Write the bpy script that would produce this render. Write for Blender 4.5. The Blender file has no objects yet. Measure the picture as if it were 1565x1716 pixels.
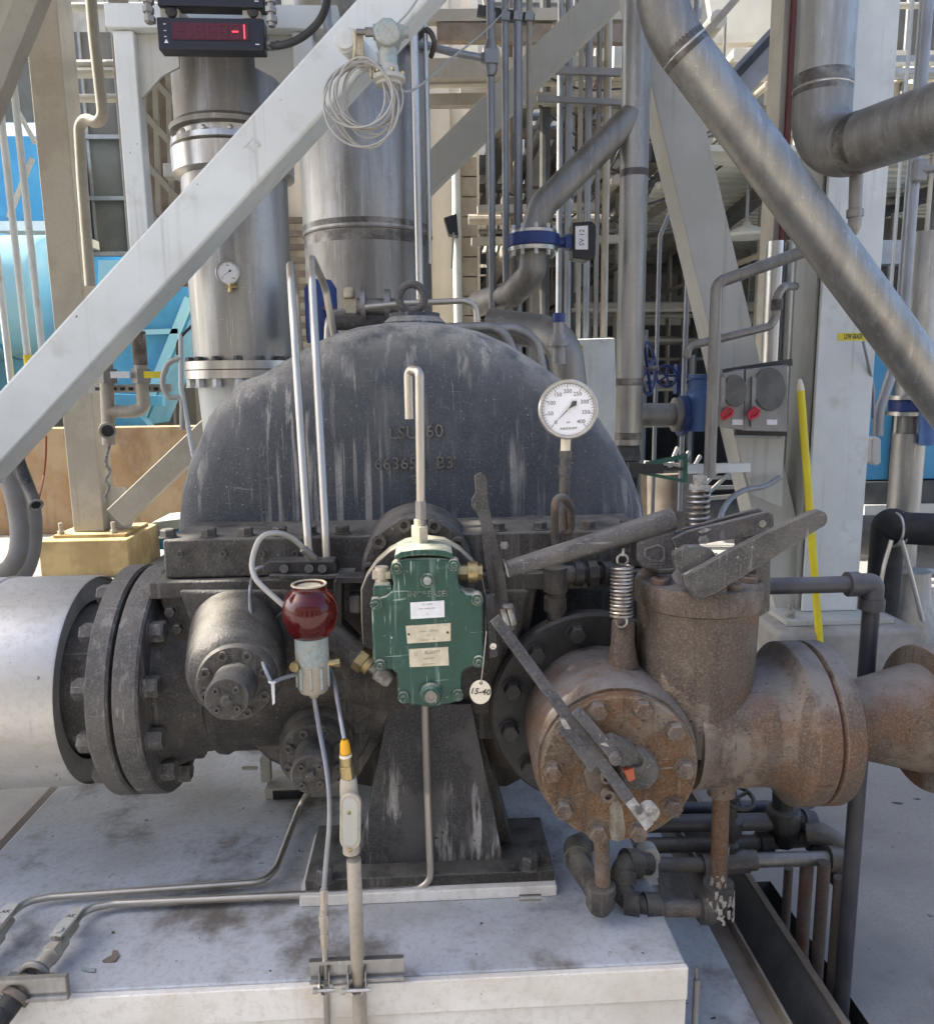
import bpy, bmesh, math, random
from mathutils import Vector, Matrix
random.seed(7)
scene = bpy.context.scene
COL = scene.collection
V = Vector

# ------------------------------------------------------------------ camera
PW, PH, FPX = 1565.0, 1716.0, 1300.0
CAMP = V((0, 0, 1.65))
_d = V((96, 7864, FPX)).normalized()                # world down, seen in the camera (x right, y down, z forward)
_y = V((-67.0, 0, FPX)); _y.y = -(_y.x*_d.x + _y.z*_d.z)/_d.y; _y.normalize()
_x = _d.cross(_y)
R = Matrix((_x, _y, -_d))                           # camera -> world
cam_d = bpy.data.cameras.new('camera')
cam = bpy.data.objects.new('camera', cam_d); COL.objects.link(cam)
cx, cy, cz = R @ V((1, 0, 0)), R @ V((0, -1, 0)), R @ V((0, 0, -1))
cam.matrix_world = Matrix(((cx.x, cy.x, cz.x, CAMP.x), (cx.y, cy.y, cz.y, CAMP.y), (cx.z, cy.z, cz.z, CAMP.z), (0, 0, 0, 1)))
cam_d.sensor_fit = 'VERTICAL'; cam_d.sensor_height = 36; cam_d.lens = 36*FPX/PH
cam_d.clip_start = .05; cam_d.clip_end = 600
scene.camera = cam

# ------------------------------------------------------------------ light
SUN_TO = V((-.66, .10, .74)).normalized()
world = bpy.data.worlds.new('World'); scene.world = world; world.use_nodes = True
nt = world.node_tree; bg = nt.nodes['Background']
sky = nt.nodes.new('ShaderNodeTexSky'); sky.sky_type = 'NISHITA'; sky.sun_disc = False
sky.dust_density = 4.5; sky.air_density = .8; sky.ozone_density = 1.4
sky.sun_elevation = math.asin(SUN_TO.z); sky.sun_rotation = math.atan2(SUN_TO.x, SUN_TO.y)
nt.links.new(sky.outputs[0], bg.inputs[0]); bg.inputs[1].default_value = .15
sun_d = bpy.data.lights.new('sun', 'SUN'); sun_d.energy = 4.0; sun_d.angle = math.radians(.5); sun_d.color = (1, .93, .82)
sun = bpy.data.objects.new('sun', sun_d); COL.objects.link(sun)
sun.rotation_euler = SUN_TO.to_track_quat('Z', 'Y').to_euler(); sun.location = (-6, 0, 12)
scene.view_settings.view_transform = 'Standard'; scene.view_settings.look = 'None'
scene.view_settings.exposure = 1.66; scene.view_settings.gamma = 1
scene.render.engine = 'CYCLES'
cy_ = scene.cycles
cy_.use_denoising = True; cy_.max_bounces = 8; cy_.diffuse_bounces = 4; cy_.glossy_bounces = 4; cy_.transmission_bounces = 6
cy_.caustics_reflective = False; cy_.caustics_refractive = False
try: cy_.sample_clamp_indirect = 6
except Exception: pass

# ------------------------------------------------------------------ pixel of the photo -> point in the place
def ray(px, py): return R @ V(((px-782.5)/FPX, (py-858)/FPX, 1))
def W(px, py, Y): r = ray(px, py); return CAMP + r*(Y/r.y)
def G(px, py, z): r = ray(px, py); return CAMP + r*((z-CAMP.z)/r.z)
def XP(px, py, x): r = ray(px, py); return CAMP + r*(x/r.x)
def fwd(p): return (R.transposed() @ (V(p)-CAMP)).z
def mpp(p): return fwd(p)/FPX                       # metres a pixel spans at p
def Pxy(p):
    c = R.transposed() @ (V(p)-CAMP); return 782.5+FPX*c.x/c.z, 858+FPX*c.y/c.z
X_, Y_, Z_ = V((1, 0, 0)), V((0, 1, 0)), V((0, 0, 1))

# ------------------------------------------------------------------ mesh builder
def basis(n):
    n = V(n).normalized()
    a = Z_ if abs(n.z) < .9 else X_
    u = a.cross(n).normalized()
    return u, n.cross(u).normalized(), n

class MB:
    def __init__(s): s.v = []; s.f = []
    def add(s, vs, fs):
        b = len(s.v); s.v += [V(p) for p in vs]; s.f += [tuple(b+i for i in f) for f in fs]; return s
    def box(s, lo, hi):
        (a, b, c), (d, e, f) = lo, hi
        return s.add([(a,b,c),(d,b,c),(d,e,c),(a,e,c),(a,b,f),(d,b,f),(d,e,f),(a,e,f)],
                     [(0,3,2,1),(4,5,6,7),(0,1,5,4),(1,2,6,5),(2,3,7,6),(3,0,4,7)])
    def obox(s, c, ax, half):
        c = V(c); u, v, w = [V(a).normalized()*h for a, h in zip(ax, half)]
        P = [c+u*i+v*j+w*k for k in (-1, 1) for i, j in ((-1,-1),(1,-1),(1,1),(-1,1))]
        return s.add(P, [(0,3,2,1),(4,5,6,7),(0,1,5,4),(1,2,6,5),(2,3,7,6),(3,0,4,7)])
    def bar(s, a, b, w, d, side=Y_):
        """a straight bar from a to b, d deep along side and w across it"""
        a, b = V(a), V(b); n = (b-a).normalized(); sd = (V(side)-n*V(side).dot(n)).normalized(); w_ = n.cross(sd)
        return s.obox((a+b)/2, (w_, sd, n), (w/2, d/2, (b-a).length/2))
    def prism(s, poly, vec):
        n = len(poly); vec = V(vec); P = [V(p) for p in poly]
        return s.add(P+[p+vec for p in P], [tuple(range(n)), tuple(range(2*n-1, n-1, -1))] + [(i, i+n, (i+1) % n+n, (i+1) % n) for i in range(n)])
    def ppx(s, poly, Y, dep):
        """an outline measured on the photo, set at distance Y and given a real thickness"""
        return s.prism([W(x, y, Y) for x, y in poly], (0, dep, 0))
    def loft(s, rings, cap=True, closed=False):
        n = len(rings[0]); vs = [p for r in rings for p in r]; m = len(rings); fs = []
        for j in range(m if closed else m-1):
            k = (j+1) % m
            fs += [(j*n+i, j*n+(i+1) % n, k*n+(i+1) % n, k*n+i) for i in range(n)]
        if cap and not closed: fs += [tuple(range(n-1, -1, -1)), tuple((m-1)*n+i for i in range(n))]
        return s.add(vs, fs)
    def lathe(s, c, ax, prof, n=40, cap=True):
        """prof: (radius, height along the axis)"""
        c = V(c); u, v, w = basis(ax)
        return s.loft([[c+w*h+(u*math.cos(2*math.pi*i/n)+v*math.sin(2*math.pi*i/n))*max(r, 1e-5) for i in range(n)] for r, h in prof], cap)
    def cyl(s, a, b, r, r2=None, n=32, cap=True):
        a, b = V(a), V(b); return s.lathe(a, b-a, [(r, 0), (r if r2 is None else r2, (b-a).length)], n, cap)
    def hexa(s, c, ax, r, h, dome=True):
        p = [(r, 0), (r, h*.85), (r*.86, h)]
        return s.lathe(c, ax, p, 6)
    def sphere(s, c, r, sc=(1, 1, 1), n=20):
        c = V(c); rings = []
        for j in range(1, n//2):
            t = math.pi*j/(n//2)
            rings.append([c+V((r*sc[0]*math.sin(t)*math.cos(2*math.pi*i/n), r*sc[1]*math.sin(t)*math.sin(2*math.pi*i/n), r*sc[2]*math.cos(t))) for i in range(n)])
        return s.loft(rings)
    def torus(s, c, ax, Rr, r, n=40, m=12, a0=0, a1=360):
        c = V(c); u, v, w = basis(ax); full = abs(a1-a0) >= 360; rings = []
        k = n if full else n+1
        for i in range(k):
            t = math.radians(a0+(a1-a0)*i/n); e = u*math.cos(t)+v*math.sin(t)
            rings.append([c+e*(Rr+r*math.cos(2*math.pi*j/m))+w*r*math.sin(2*math.pi*j/m) for j in range(m)])
        return s.loft(rings, True, full)
    def tube(s, pts, r, n=16, bend=0, rr=None, sm=0):
        pts = [V(p) for p in pts]
        if bend: pts = fillet(pts, bend)
        if sm: pts = spline(pts, sm)
        T = [((pts[min(i+1, len(pts)-1)]-pts[max(i-1, 0)]).normalized()) for i in range(len(pts))]
        u, v, w = basis(T[0]); rings = []
        for i, p in enumerate(pts):
            if i:
                ax = T[i-1].cross(T[i])
                if ax.length > 1e-7:
                    q = Matrix.Rotation(T[i-1].angle(T[i]), 3, ax); u = (q @ u).normalized()
            vv = T[i].cross(u).normalized()
            k = r if rr is None else r*rr(i/(len(pts)-1))
            rings.append([p+(u*math.cos(2*math.pi*j/n)+vv*math.sin(2*math.pi*j/n))*k for j in range(n)])
        return s.loft(rings)
    def helix(s, a, b, Rr, r, turns, n=14):
        a, b = V(a), V(b); u, v, w = basis(b-a); L = (b-a).length; N = int(turns*n)
        return s.tube([a+w*(L*i/N)+(u*math.cos(2*math.pi*i/n)+v*math.sin(2*math.pi*i/n))*Rr for i in range(N+1)], r, 8)
    def text(s, txt, o, xd, yd, h, ext=.0006, align='CENTER', bold=0, sx=1):
        cu = bpy.data.curves.new('t', 'FONT'); cu.body = txt; cu.align_x = align; cu.align_y = 'CENTER'; cu.size = 1; cu.resolution_u = 2
        cu.extrude = .02; cu.offset = bold
        ob = bpy.data.objects.new('t', cu); COL.objects.link(ob)
        bpy.context.view_layer.update()
        me = ob.to_mesh()
        o = V(o); xd = V(xd).normalized(); yd = V(yd).normalized(); nd = xd.cross(yd)
        s.add([o+xd*(p.co.x*h*sx)+yd*(p.co.y*h)+nd*(p.co.z/.02*ext) for p in me.vertices], [tuple(f.vertices) for f in me.polygons])
        ob.to_mesh_clear(); bpy.data.objects.remove(ob); bpy.data.curves.remove(cu)
        return s

def fillet(pts, rad, k=8):
    out = [pts[0]]
    for i in range(1, len(pts)-1):
        a, b, c = pts[i-1], pts[i], pts[i+1]
        u, v = (a-b), (c-b); lu, lv = u.length, v.length; u.normalize(); v.normalize()
        ang = u.angle(v)
        if ang > math.radians(176): out.append(b); continue
        d = min(rad/math.tan(ang/2), lu*.48, lv*.48); r = d*math.tan(ang/2)
        bis = (u+v).normalized(); cen = b+bis*(r/math.sin(ang/2))
        p0, p1 = b+u*d, b+v*d
        e0, e1 = p0-cen, p1-cen; tot = e0.angle(e1); ax = e0.cross(e1).normalized()
        for j in range(k+1): out.append(cen+Matrix.Rotation(tot*j/k, 3, ax) @ e0)
    out.append(pts[-1]); return out

def spline(p, k):
    out = []
    for i in range(len(p)-1):
        a, b, c, d = p[max(i-1, 0)], p[i], p[i+1], p[min(i+2, len(p)-1)]
        for j in range(k):
            t = j/k
            out.append(.5*((2*b)+(c-a)*t+(2*a-5*b+4*c-d)*t*t+(3*b-a-3*c+d)*t**3))
    out.append(p[-1]); return out

def link_mesh(name, mb, m, L, parent, bevel=0, smooth=35):
    me = bpy.data.meshes.new(name); me.from_pydata([p-L for p in mb.v], [], mb.f)
    bm = bmesh.new(); bm.from_mesh(me); bmesh.ops.recalc_face_normals(bm, faces=bm.faces)
    for f in bm.faces: f.smooth = True
    bm.to_mesh(me); bm.free()
    me.set_sharp_from_angle(angle=math.radians(smooth))
    me.materials.append(m)
    o = bpy.data.objects.new(name, me); COL.objects.link(o)
    if parent: o.parent = parent
    if bevel:
        b = o.modifiers.new('bevel', 'BEVEL'); b.width = bevel; b.segments = 2; b.limit_method = 'ANGLE'; b.angle_limit = math.radians(40)
        b.harden_normals = True
    return o

def mb_base(mbs):
    vs = [p for m in mbs for p in m.v]
    return V(((min(p.x for p in vs)+max(p.x for p in vs))/2, (min(p.y for p in vs)+max(p.y for p in vs))/2, min(p.z for p in vs)))

class T:
    """a thing: an Empty at its base with its parts (and their sub-parts) under it; .done() builds it"""
    def __init__(s, name, label, cat, group=None): s.a = (name, label, cat, group); s.p = []
    def add(s, name, mb, m, parent=None, bevel=0, label=None, smooth=35):
        s.p.append((name, mb, m, parent, bevel, label, smooth)); return len(s.p)-1
    def done(s):
        name, label, cat, group = s.a
        L = mb_base([q[1] for q in s.p])
        e = bpy.data.objects.new(name, None); COL.objects.link(e); e.location = L; e.empty_display_size = .1
        e['label'] = label; e['category'] = cat
        if group: e['group'] = group
        os_ = []
        for n, mb, m, par, bev, lab, sm in s.p:
            o = link_mesh(n, mb, m, L, e if par is None else os_[par], bev, sm)
            if lab: o['label'] = lab
            os_.append(o)
        return e

def solo(name, label, cat, mb, m, group=None, bevel=0, smooth=35):
    L = mb_base([mb]); o = link_mesh(name, mb, m, L, None, bevel, smooth); o.location = L
    o['label'] = label; o['category'] = cat
    if group: o['group'] = group
    return o
def struct(name, mb, m, bevel=0):
    o = link_mesh(name, mb, m, V((0, 0, 0)), None, bevel); o['kind'] = 'structure'; return o
def pipe(name, label, cat, pts, r, m, bend=0, group=None, n=18, sm=0):
    return solo(name, label, cat, MB().tube(pts, r, n, bend, sm=sm), m, group)

# ------------------------------------------------------------------ materials
def rgb(r, g, b):
    f = lambda c: (c/255/12.92) if c/255 <= .04045 else ((c/255+.055)/1.055)**2.4
    return (f(r), f(g), f(b))
TONE = {'bare_white_chip': .78, 'cast_iron_casing': 1.05, 'dark_cast_iron': .62, 'grey_flange_iron': .70, 'lever_iron': .74, 'rusty_steel': .80, 'orange_rust': .82, 'stained_pedestal_iron': .70, 'weathered_pipe': .72, 'black_iron': .7,
        'stainless_steel': .84, 'dull_stainless_steel': .84, 'heat_tinted_steel': .8, 'brown_pipe': .8, 'dark_blue_pipe': .75}
def mat(name, c, rough=.5, metal=0, c2=None, s2=(6, 6, 6), w2=(.4, .62), c3=None, s3=(2, 2, 2), w3=(.52, .66), a3=1,
        streak=None, dust=None, speck=None, bump=0, bs=60, rvar=.12, coat=0, emis=None, edge=None, scr=None, mott=None):
    k = TONE.get(name, 1)
    if k != 1:
        q = lambda x: tuple(v*k for v in x)
        c = q(c); c2 = c2 and q(c2); c3 = c3 and q(c3)
        if mott: mott = (q(mott[0]),)+tuple(mott[1:])
        if edge: edge = (q(edge[0]),)+tuple(edge[1:])
        if dust: dust = (q(dust[0]),)+tuple(dust[1:])
    m = bpy.data.materials.new(name); m.use_nodes = True; t = m.node_tree; N = t.nodes; Lk = t.links
    b = N['Principled BSDF']
    g = N.new('ShaderNodeNewGeometry')
    def noise(scale, det=5, ro=.6, dist=0):
        vm = N.new('ShaderNodeVectorMath'); vm.operation = 'MULTIPLY'; vm.inputs[1].default_value = scale
        Lk.new(g.outputs['Position'], vm.inputs[0])
        n = N.new('ShaderNodeTexNoise'); n.inputs['Scale'].default_value = 1; n.inputs['Detail'].default_value = det
        n.inputs['Roughness'].default_value = ro; n.inputs['Distortion'].default_value = dist
        Lk.new(vm.outputs[0], n.inputs['Vector']); return n.outputs[0]
    def ramp(x, lo, hi, a=1):
        mr = N.new('ShaderNodeMapRange'); mr.inputs[1].default_value = lo; mr.inputs[2].default_value = hi; mr.inputs[4].default_value = a
        mr.interpolation_type = 'SMOOTHSTEP'; Lk.new(x, mr.inputs[0]); return mr.outputs[0]
    def mul(x, y):
        q = N.new('ShaderNodeMath'); q.operation = 'MULTIPLY'; Lk.new(x, q.inputs[0])
        if isinstance(y, (int, float)): q.inputs[1].default_value = y
        else: Lk.new(y, q.inputs[1])
        return q.outputs[0]
    def mix(col, fac, c):
        q = N.new('ShaderNodeMix'); q.data_type = 'RGBA'; Lk.new(fac, q.inputs[0])
        if isinstance(col, tuple): q.inputs[6].default_value = (*col, 1)
        else: Lk.new(col, q.inputs[6])
        q.inputs[7].default_value = (*c, 1); return q.outputs[2]
    col = tuple(c)
    if c2: col = mix(col, ramp(noise(s2), *w2), c2)
    if c3: col = mix(col, ramp(noise(s3, 8, .65), w3[0], w3[1], a3), c3)
    if streak:
        sc, sxy, amt, lo, hi = streak
        f = mul(ramp(noise((sxy, sxy, sxy*.028), 4, .6, .2), lo, hi, amt), ramp(noise((5, 5, 2.2), 4), .42, .60))
        col = mix(col, f, sc)
    if speck:
        sc, ss, lo = speck
        col = mix(col, ramp(noise((ss, ss, ss), 2, .5), lo, lo+.04), sc)
    if dust:
        sx = N.new('ShaderNodeSeparateXYZ'); Lk.new(g.outputs['Normal'], sx.inputs[0])
        f = mul(ramp(sx.outputs[2], dust[1], .95, dust[2]), ramp(noise((14, 14, 14), 6), .25, .6))
        col = mix(col, f, dust[0])
    if mott:                                          # fine grainy weathering
        col = mix(col, ramp(noise((mott[1],)*3, 8, .8), .48, .62, mott[2]), mott[0])
    if scr:                                           # small scratches and rubbed strokes
        f1 = ramp(noise((150, 150, 9), 2, .5), .64, .70, scr[1]); f2 = ramp(noise((9, 120, 150), 2, .5, .3), .66, .72, scr[1])
        mk = ramp(noise((11, 11, 11), 3), .45, .60)
        col = mix(col, mul(f1, mk), scr[0]); col = mix(col, mul(f2, mk), scr[0])
    if edge:                                          # paint rubbed off along the edges
        bv = N.new('ShaderNodeBevel'); bv.samples = 4; bv.inputs['Radius'].default_value = edge[1]
        dt = N.new('ShaderNodeVectorMath'); dt.operation = 'DOT_PRODUCT'; Lk.new(bv.outputs[0], dt.inputs[0]); Lk.new(g.outputs['True Normal'], dt.inputs[1])
        iv = N.new('ShaderNodeMath'); iv.operation = 'SUBTRACT'; iv.inputs[0].default_value = 1; Lk.new(dt.outputs['Value'], iv.inputs[1])
        col = mix(col, mul(ramp(iv.outputs[0], .02, .16, edge[2]), ramp(noise((40, 40, 40), 5, .7), .36, .58)), edge[0])
    if isinstance(col, tuple): b.inputs['Base Color'].default_value = (*col, 1)
    else: Lk.new(col, b.inputs['Base Color'])
    b.inputs['Metallic'].default_value = metal
    r = N.new('ShaderNodeMapRange'); r.inputs[3].default_value = max(.03, rough-rvar); r.inputs[4].default_value = min(1, rough+rvar)
    Lk.new(noise((9, 9, 5), 6), r.inputs[0]); Lk.new(r.outputs[0], b.inputs['Roughness'])
    if coat: b.inputs['Coat Weight'].default_value = coat
    if bump:
        bp = N.new('ShaderNodeBump'); bp.inputs['Strength'].default_value = bump; bp.inputs['Distance'].default_value = .004
        Lk.new(noise((bs, bs, bs), 6, .6), bp.inputs['Height']); Lk.new(bp.outputs[0], b.inputs['Normal'])
    if emis:
        b.inputs['Emission Color'].default_value = (*emis[0], 1); b.inputs['Emission Strength'].default_value = emis[1]
    return m

M = {}
M['concrete'] = mat('concrete_floor', (.36, .345, .32), .85, c2=(.27, .26, .245), s2=(1.2, 1.2, 1.2), c3=(.17, .16, .15), s3=(3, 3, 3), w3=(.56, .70), a3=.7, speck=((.07, .065, .06), 14, .69), mott=((.20, .195, .18), 90, .5), bump=.2, bs=90)
M['plinth'] = mat('plinth_concrete', (.40, .38, .34), .85, c2=(.30, .28, .25), s2=(4, 4, 4), streak=((.2, .19, .17), 18, .6, .5, .7), bump=.2, bs=70)
M['ochre'] = mat('ochre_concrete', (.38, .29, .18), .85, c2=(.31, .20, .10), s2=(1.8, 1.8, 1.8), c3=(.20, .14, .09), s3=(2.2, 2.2, 1.2), w3=(.50, .66), a3=.75, streak=((.22, .11, .05), 7, .7, .50, .68), mott=((.30, .26, .20), 8, .45), bump=.15, bs=50)
M['warm_lit_pl'] = mat('warm_lit_plinth', (.46, .355, .18), .85, c2=(.34, .25, .12), s2=(3, 3, 3), streak=((.2, .14, .07), 14, .6, .5, .66), bump=.15, bs=50)  # concrete tinted yellow to carry the warm light on the plinth
M['white'] = mat('white_paint', (.70, .735, .72), .42, c2=(.63, .66, .645), s2=(3, 3, 3), c3=(.46, .44, .38), s3=(7, 7, 7), w3=(.56, .72), a3=.45, streak=((.42, .39, .33), 30, .45, .52, .70), speck=((.22, .17, .13), 45, .77), edge=((.48, .44, .38), .008, .55), bump=.03, bs=40)
M['greywhite'] = mat('grey_white_paint', (.52, .52, .48), .5, c2=(.45, .45, .41), s2=(2, 2, 2), streak=((.30, .27, .22), 22, .45, .52, .72), edge=((.35, .32, .27), .006, .5), bump=.03)
M['beige'] = mat('beige_paint', (.40, .38, .325), .55, c2=(.34, .32, .27), s2=(3, 3, 3), streak=((.22, .19, .14), 20, .4, .55, .72), mott=((.28, .25, .2), 30, .3))
M['skid_shaded'] = mat('skid_paint_shaded', (.50, .53, .565), .5, c2=(.40, .41, .41), s2=(2.2, 2.2, 2.2), w2=(.45, .62), c3=(.13, .112, .09), s3=(3.2, 3.2, 3.2), w3=(.47, .63), a3=.93, speck=((.04, .033, .025), 45, .725), mott=((.26, .235, .20), 60, .4), bump=.12, bs=50)  # white skid paint darkened and blued as skylit shade, plus grime
M['skid_lit'] = mat('skid_paint_lit', (.88, .86, .80), .45, c2=(.74, .70, .62), s2=(3, 3, 3), streak=((.42, .31, .18), 14, .55, .52, .72), speck=((.22, .17, .11), 50, .76), mott=((.6, .55, .46), 45, .4), edge=((.35, .28, .2), .006, .5), bump=.06, bs=40)  # same white skid paint brightened and warmed as the lit front, plus stains
M['casing'] = mat('cast_iron_casing', (.030, .037, .048), .58, c2=(.050, .058, .070), s2=(6, 6, 6), c3=(.115, .115, .115), s3=(7, 7, 3.5), w3=(.52, .72), a3=.6,
                  streak=((.40, .39, .37), 46, .72, .52, .66), dust=((.36, .345, .30), .04, 1.0), speck=((.20, .20, .20), 130, .69), mott=((.095, .10, .108), 190, .7), scr=((.24, .24, .23), .45), bump=.6, bs=160)
M['cast'] = mat('dark_cast_iron', (.040, .038, .037), .6, c2=(.088, .083, .077), s2=(11, 11, 11), c3=(.15, .125, .095), s3=(7, 7, 7), w3=(.52, .68), a3=.7, dust=((.32, .30, .25), .35, .8), speck=((.22, .22, .22), 110, .71), mott=((.15, .14, .125), 170, .7), edge=((.22, .21, .19), .006, .8), scr=((.2, .2, .19), .4), streak=((.2, .19, .17), 40, .5, .53, .66), bump=.7, bs=130)
M['flange'] = mat('grey_flange_iron', (.088, .086, .086), .6, c2=(.165, .158, .148), s2=(7, 7, 7), c3=(.075, .056, .042), s3=(7, 7, 7), w3=(.53, .68), a3=.85, streak=((.28, .27, .25), 40, .8, .53, .67), dust=((.30, .28, .24), .5, .6), mott=((.23, .22, .20), 170, .7), edge=((.29, .27, .24), .006, .75), scr=((.3, .29, .28), .5), bump=.7, bs=120)
M['black'] = mat('black_iron', (.018, .019, .022), .5, c2=(.04, .04, .04), s2=(10, 10, 10), dust=((.17, .16, .14), .5, .6), mott=((.06, .058, .055), 110, .5), edge=((.12, .12, .12), .005, .6), bump=.25)
M['lever'] = mat('lever_iron', (.056, .054, .056), .55, c2=(.11, .105, .105), s2=(13, 13, 13), c3=(.19, .155, .12), s3=(10, 10, 10), w3=(.54, .70), a3=.6, speck=((.27, .27, .27), 100, .72), mott=((.19, .18, .17), 190, .7), dust=((.26, .25, .23), .5, .6), edge=((.30, .29, .28), .004, .85), scr=((.3, .3, .3), .5), bump=.3, bs=110)
M['rust'] = mat('rusty_steel', (.105, .082, .064), .72, c2=(.215, .185, .155), s2=(5, 5, 5), w2=(.47, .60), c3=(.165, .072, .028), s3=(5, 5, 6), w3=(.48, .61), a3=.72, streak=((.05, .035, .028), 26, .85, .50, .62), mott=((.27, .22, .17), 200, .6), scr=((.05, .04, .033), .7), speck=((.045, .036, .03), 150, .64), dust=((.24, .24, .24), .4, .85), edge=((.32, .25, .18), .006, .7), bump=1, bs=120)
M['rust_or'] = mat('orange_rust', (.115, .088, .062), .8, c2=(.24, .205, .165), s2=(7, 7, 7), w2=(.44, .58), c3=(.17, .078, .026), s3=(6, 6, 6), w3=(.48, .58), a3=.85, streak=((.06, .042, .032), 26, .85, .5, .62), mott=((.27, .215, .15), 200, .6), speck=((.045, .038, .032), 150, .64), scr=((.34, .31, .26), .6), edge=((.36, .32, .25), .006, .75), bump=1, bs=120)
M['rustpipe'] = mat('weathered_pipe', (.085, .085, .09), .6, c2=(.15, .12, .09), s2=(12, 12, 8), c3=(.19, .10, .05), s3=(9, 9, 6), w3=(.52, .66), a3=.7, dust=((.28, .27, .25), .4, .7), mott=((.22, .2, .18), 120, .5), edge=((.25, .22, .19), .004, .6), bump=.3)
M['brownpipe'] = mat('brown_pipe', (.14, .105, .085), .65, c2=(.20, .165, .14), s2=(10, 10, 4), c3=(.20, .085, .045), s3=(10, 10, 5), w3=(.5, .66), a3=.8, mott=((.24, .2, .17), 120, .5), bump=.3)
M['darkpipe'] = mat('dark_blue_pipe', (.05, .055, .07), .45, c2=(.09, .09, .10), s2=(8, 8, 4), dust=((.2, .2, .2), .3, .5), bump=.1)
def steel(name, c, rough, metal=.85):
    return mat(name, c, rough, metal, c2=tuple(x*.80 for x in c), s2=(16, 16, 1.2), w2=(.42, .6), c3=(c[0]*.62, c[1]*.58, c[2]*.52), s3=(5, 5, 2), w3=(.5, .70), a3=.7, streak=((c[0]*1.25, c[1]*1.25, c[2]*1.25), 40, .5, .55, .7), mott=(tuple(x*.7 for x in c), 70, .3), scr=(tuple(min(1, x*1.5) for x in c), .35), rvar=.10)
M['steel'] = steel('stainless_steel', (.50, .49, .46), .46)
M['steel_dull'] = steel('dull_stainless_steel', (.38, .37, .35), .55)
M['steel_bright'] = steel('bright_stainless_steel', (.64, .63, .60), .32)
M['tube'] = mat('tubing_steel', (.50, .47, .41), .42, .85, c2=(.46, .43, .38), s2=(20, 20, 4), rvar=.08)
M['jacket'] = mat('aluminium_jacket', (.64, .63, .60), .52, .7, c2=(.55, .54, .51), s2=(1.5, 6, 6), c3=(.40, .37, .32), s3=(2.5, 9, 9), w3=(.52, .70), a3=.7, speck=((.14, .13, .12), 50, .74), mott=((.42, .41, .39), 60, .4), scr=((.34, .33, .32), .4), bump=.45, bs=7)
M['galv'] = mat('galvanised_conduit', (.33, .35, .37), .5, .5, c2=(.27, .28, .30), s2=(8, 8, 3))
M['conduit'] = mat('beige_conduit', (.47, .43, .36), .5, .15, c2=(.38, .34, .27), s2=(12, 12, 4), mott=((.30, .26, .20), 90, .45), edge=((.62, .58, .5), .003, .5), bump=.06)
M['green'] = mat('green_paint', (.003, .048, .034), .34, c2=(.004, .062, .044), s2=(9, 9, 9), c3=(.06, .17, .14), s3=(11, 11, 11), w3=(.57, .74), a3=.5, speck=((.32, .42, .37), 90, .70), mott=((.012, .085, .065), 150, .35), scr=((.42, .50, .44), .75), streak=((.30, .40, .36), 60, .5, .56, .68), dust=((.60, .57, .46), .45, .85), edge=((.48, .47, .38), .0035, .8), bump=.3, bs=55)
M['plate'] = mat('nameplate', (.66, .61, .45), .5, c2=(.55, .50, .37), s2=(45, 45, 45), mott=((.42, .38, .28), 150, .35))
M['whitelabel'] = mat('white_label', (.80, .81, .82), .5, c2=(.72, .73, .75), s2=(40, 40, 40))
M['ink'] = mat('ink', (.06, .06, .06), .6)
M['faintink'] = mat('faded_ink', (.26, .25, .22), .6)
M['cream'] = mat('worn_cream_paint', (.60, .54, .40), .5, c2=(.46, .41, .31), s2=(12, 12, 12), mott=((.3, .25, .18), 110, .5), edge=((.2, .17, .13), .004, .7), bump=.12)
M['brass'] = mat('brass', (.45, .36, .18), .4, .8, c2=(.3, .24, .12), s2=(30, 30, 30))
M['yellow'] = mat('yellow_plastic', (.78, .66, .02), .4, c2=(.72, .58, .03), s2=(6, 6, 6))
M['amber'] = mat('amber_plastic', (.85, .42, .02), .4)
M['white_plastic'] = mat('cream_plastic', (.78, .72, .58), .5)
M['display'] = mat('display_housing', (.012, .014, .022), .35)
M['screen'] = mat('red_display_window', (.075, .010, .022), .2)
M['seg_off'] = mat('unlit_segment', (.13, .012, .03), .4)
M['seg_on'] = mat('lit_segment', (.6, .02, .03), .4, emis=((1, .04, .06), 1.2))
M['rubber'] = mat('black_rubber', (.018, .018, .02), .6, c2=(.03, .03, .03), s2=(15, 15, 15))
M['hose'] = mat('grey_hose', (.26, .235, .20), .7, c2=(.28, .27, .25), s2=(10, 10, 10), bump=.2)
M['cable'] = mat('grey_cable', (.40, .39, .36), .5, .2)
M['blue_tank'] = mat('light_blue_paint', (.20, .46, .60), .5, c2=(.25, .50, .62), s2=(1.5, 1.5, 1.5), streak=((.25, .45, .5), 8, .4, .55, .7))
M['blue'] = mat('blue_paint', (.04, .24, .44), .5, c2=(.06, .29, .48), s2=(2, 2, 2))
M['deepblue'] = mat('deep_blue_paint', (.012, .035, .16), .4, c2=(.02, .05, .2), s2=(12, 12, 12))
M['palevalve'] = mat('pale_blue_paint', (.31, .39, .40), .5, c2=(.40, .42, .38), s2=(22, 22, 22), mott=((.22, .2, .16), 90, .6), edge=((.2, .17, .13), .004, .7), bump=.15)
M['sea'] = mat('dark_green_paint', (.01, .10, .07), .45)
M['red'] = mat('red_plastic', (.55, .03, .06), .4)
M['orange'] = mat('orange_plastic', (.34, .075, .03), .4)
M['darkbox'] = mat('dark_enclosure', (.10, .10, .10), .5, c2=(.14, .14, .135), s2=(9, 9, 9), dust=((.3, .3, .3), .4, .6))
M['greybox'] = mat('grey_enclosure', (.24, .24, .24), .45, .4, c2=(.28, .28, .28), s2=(9, 9, 9))
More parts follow.
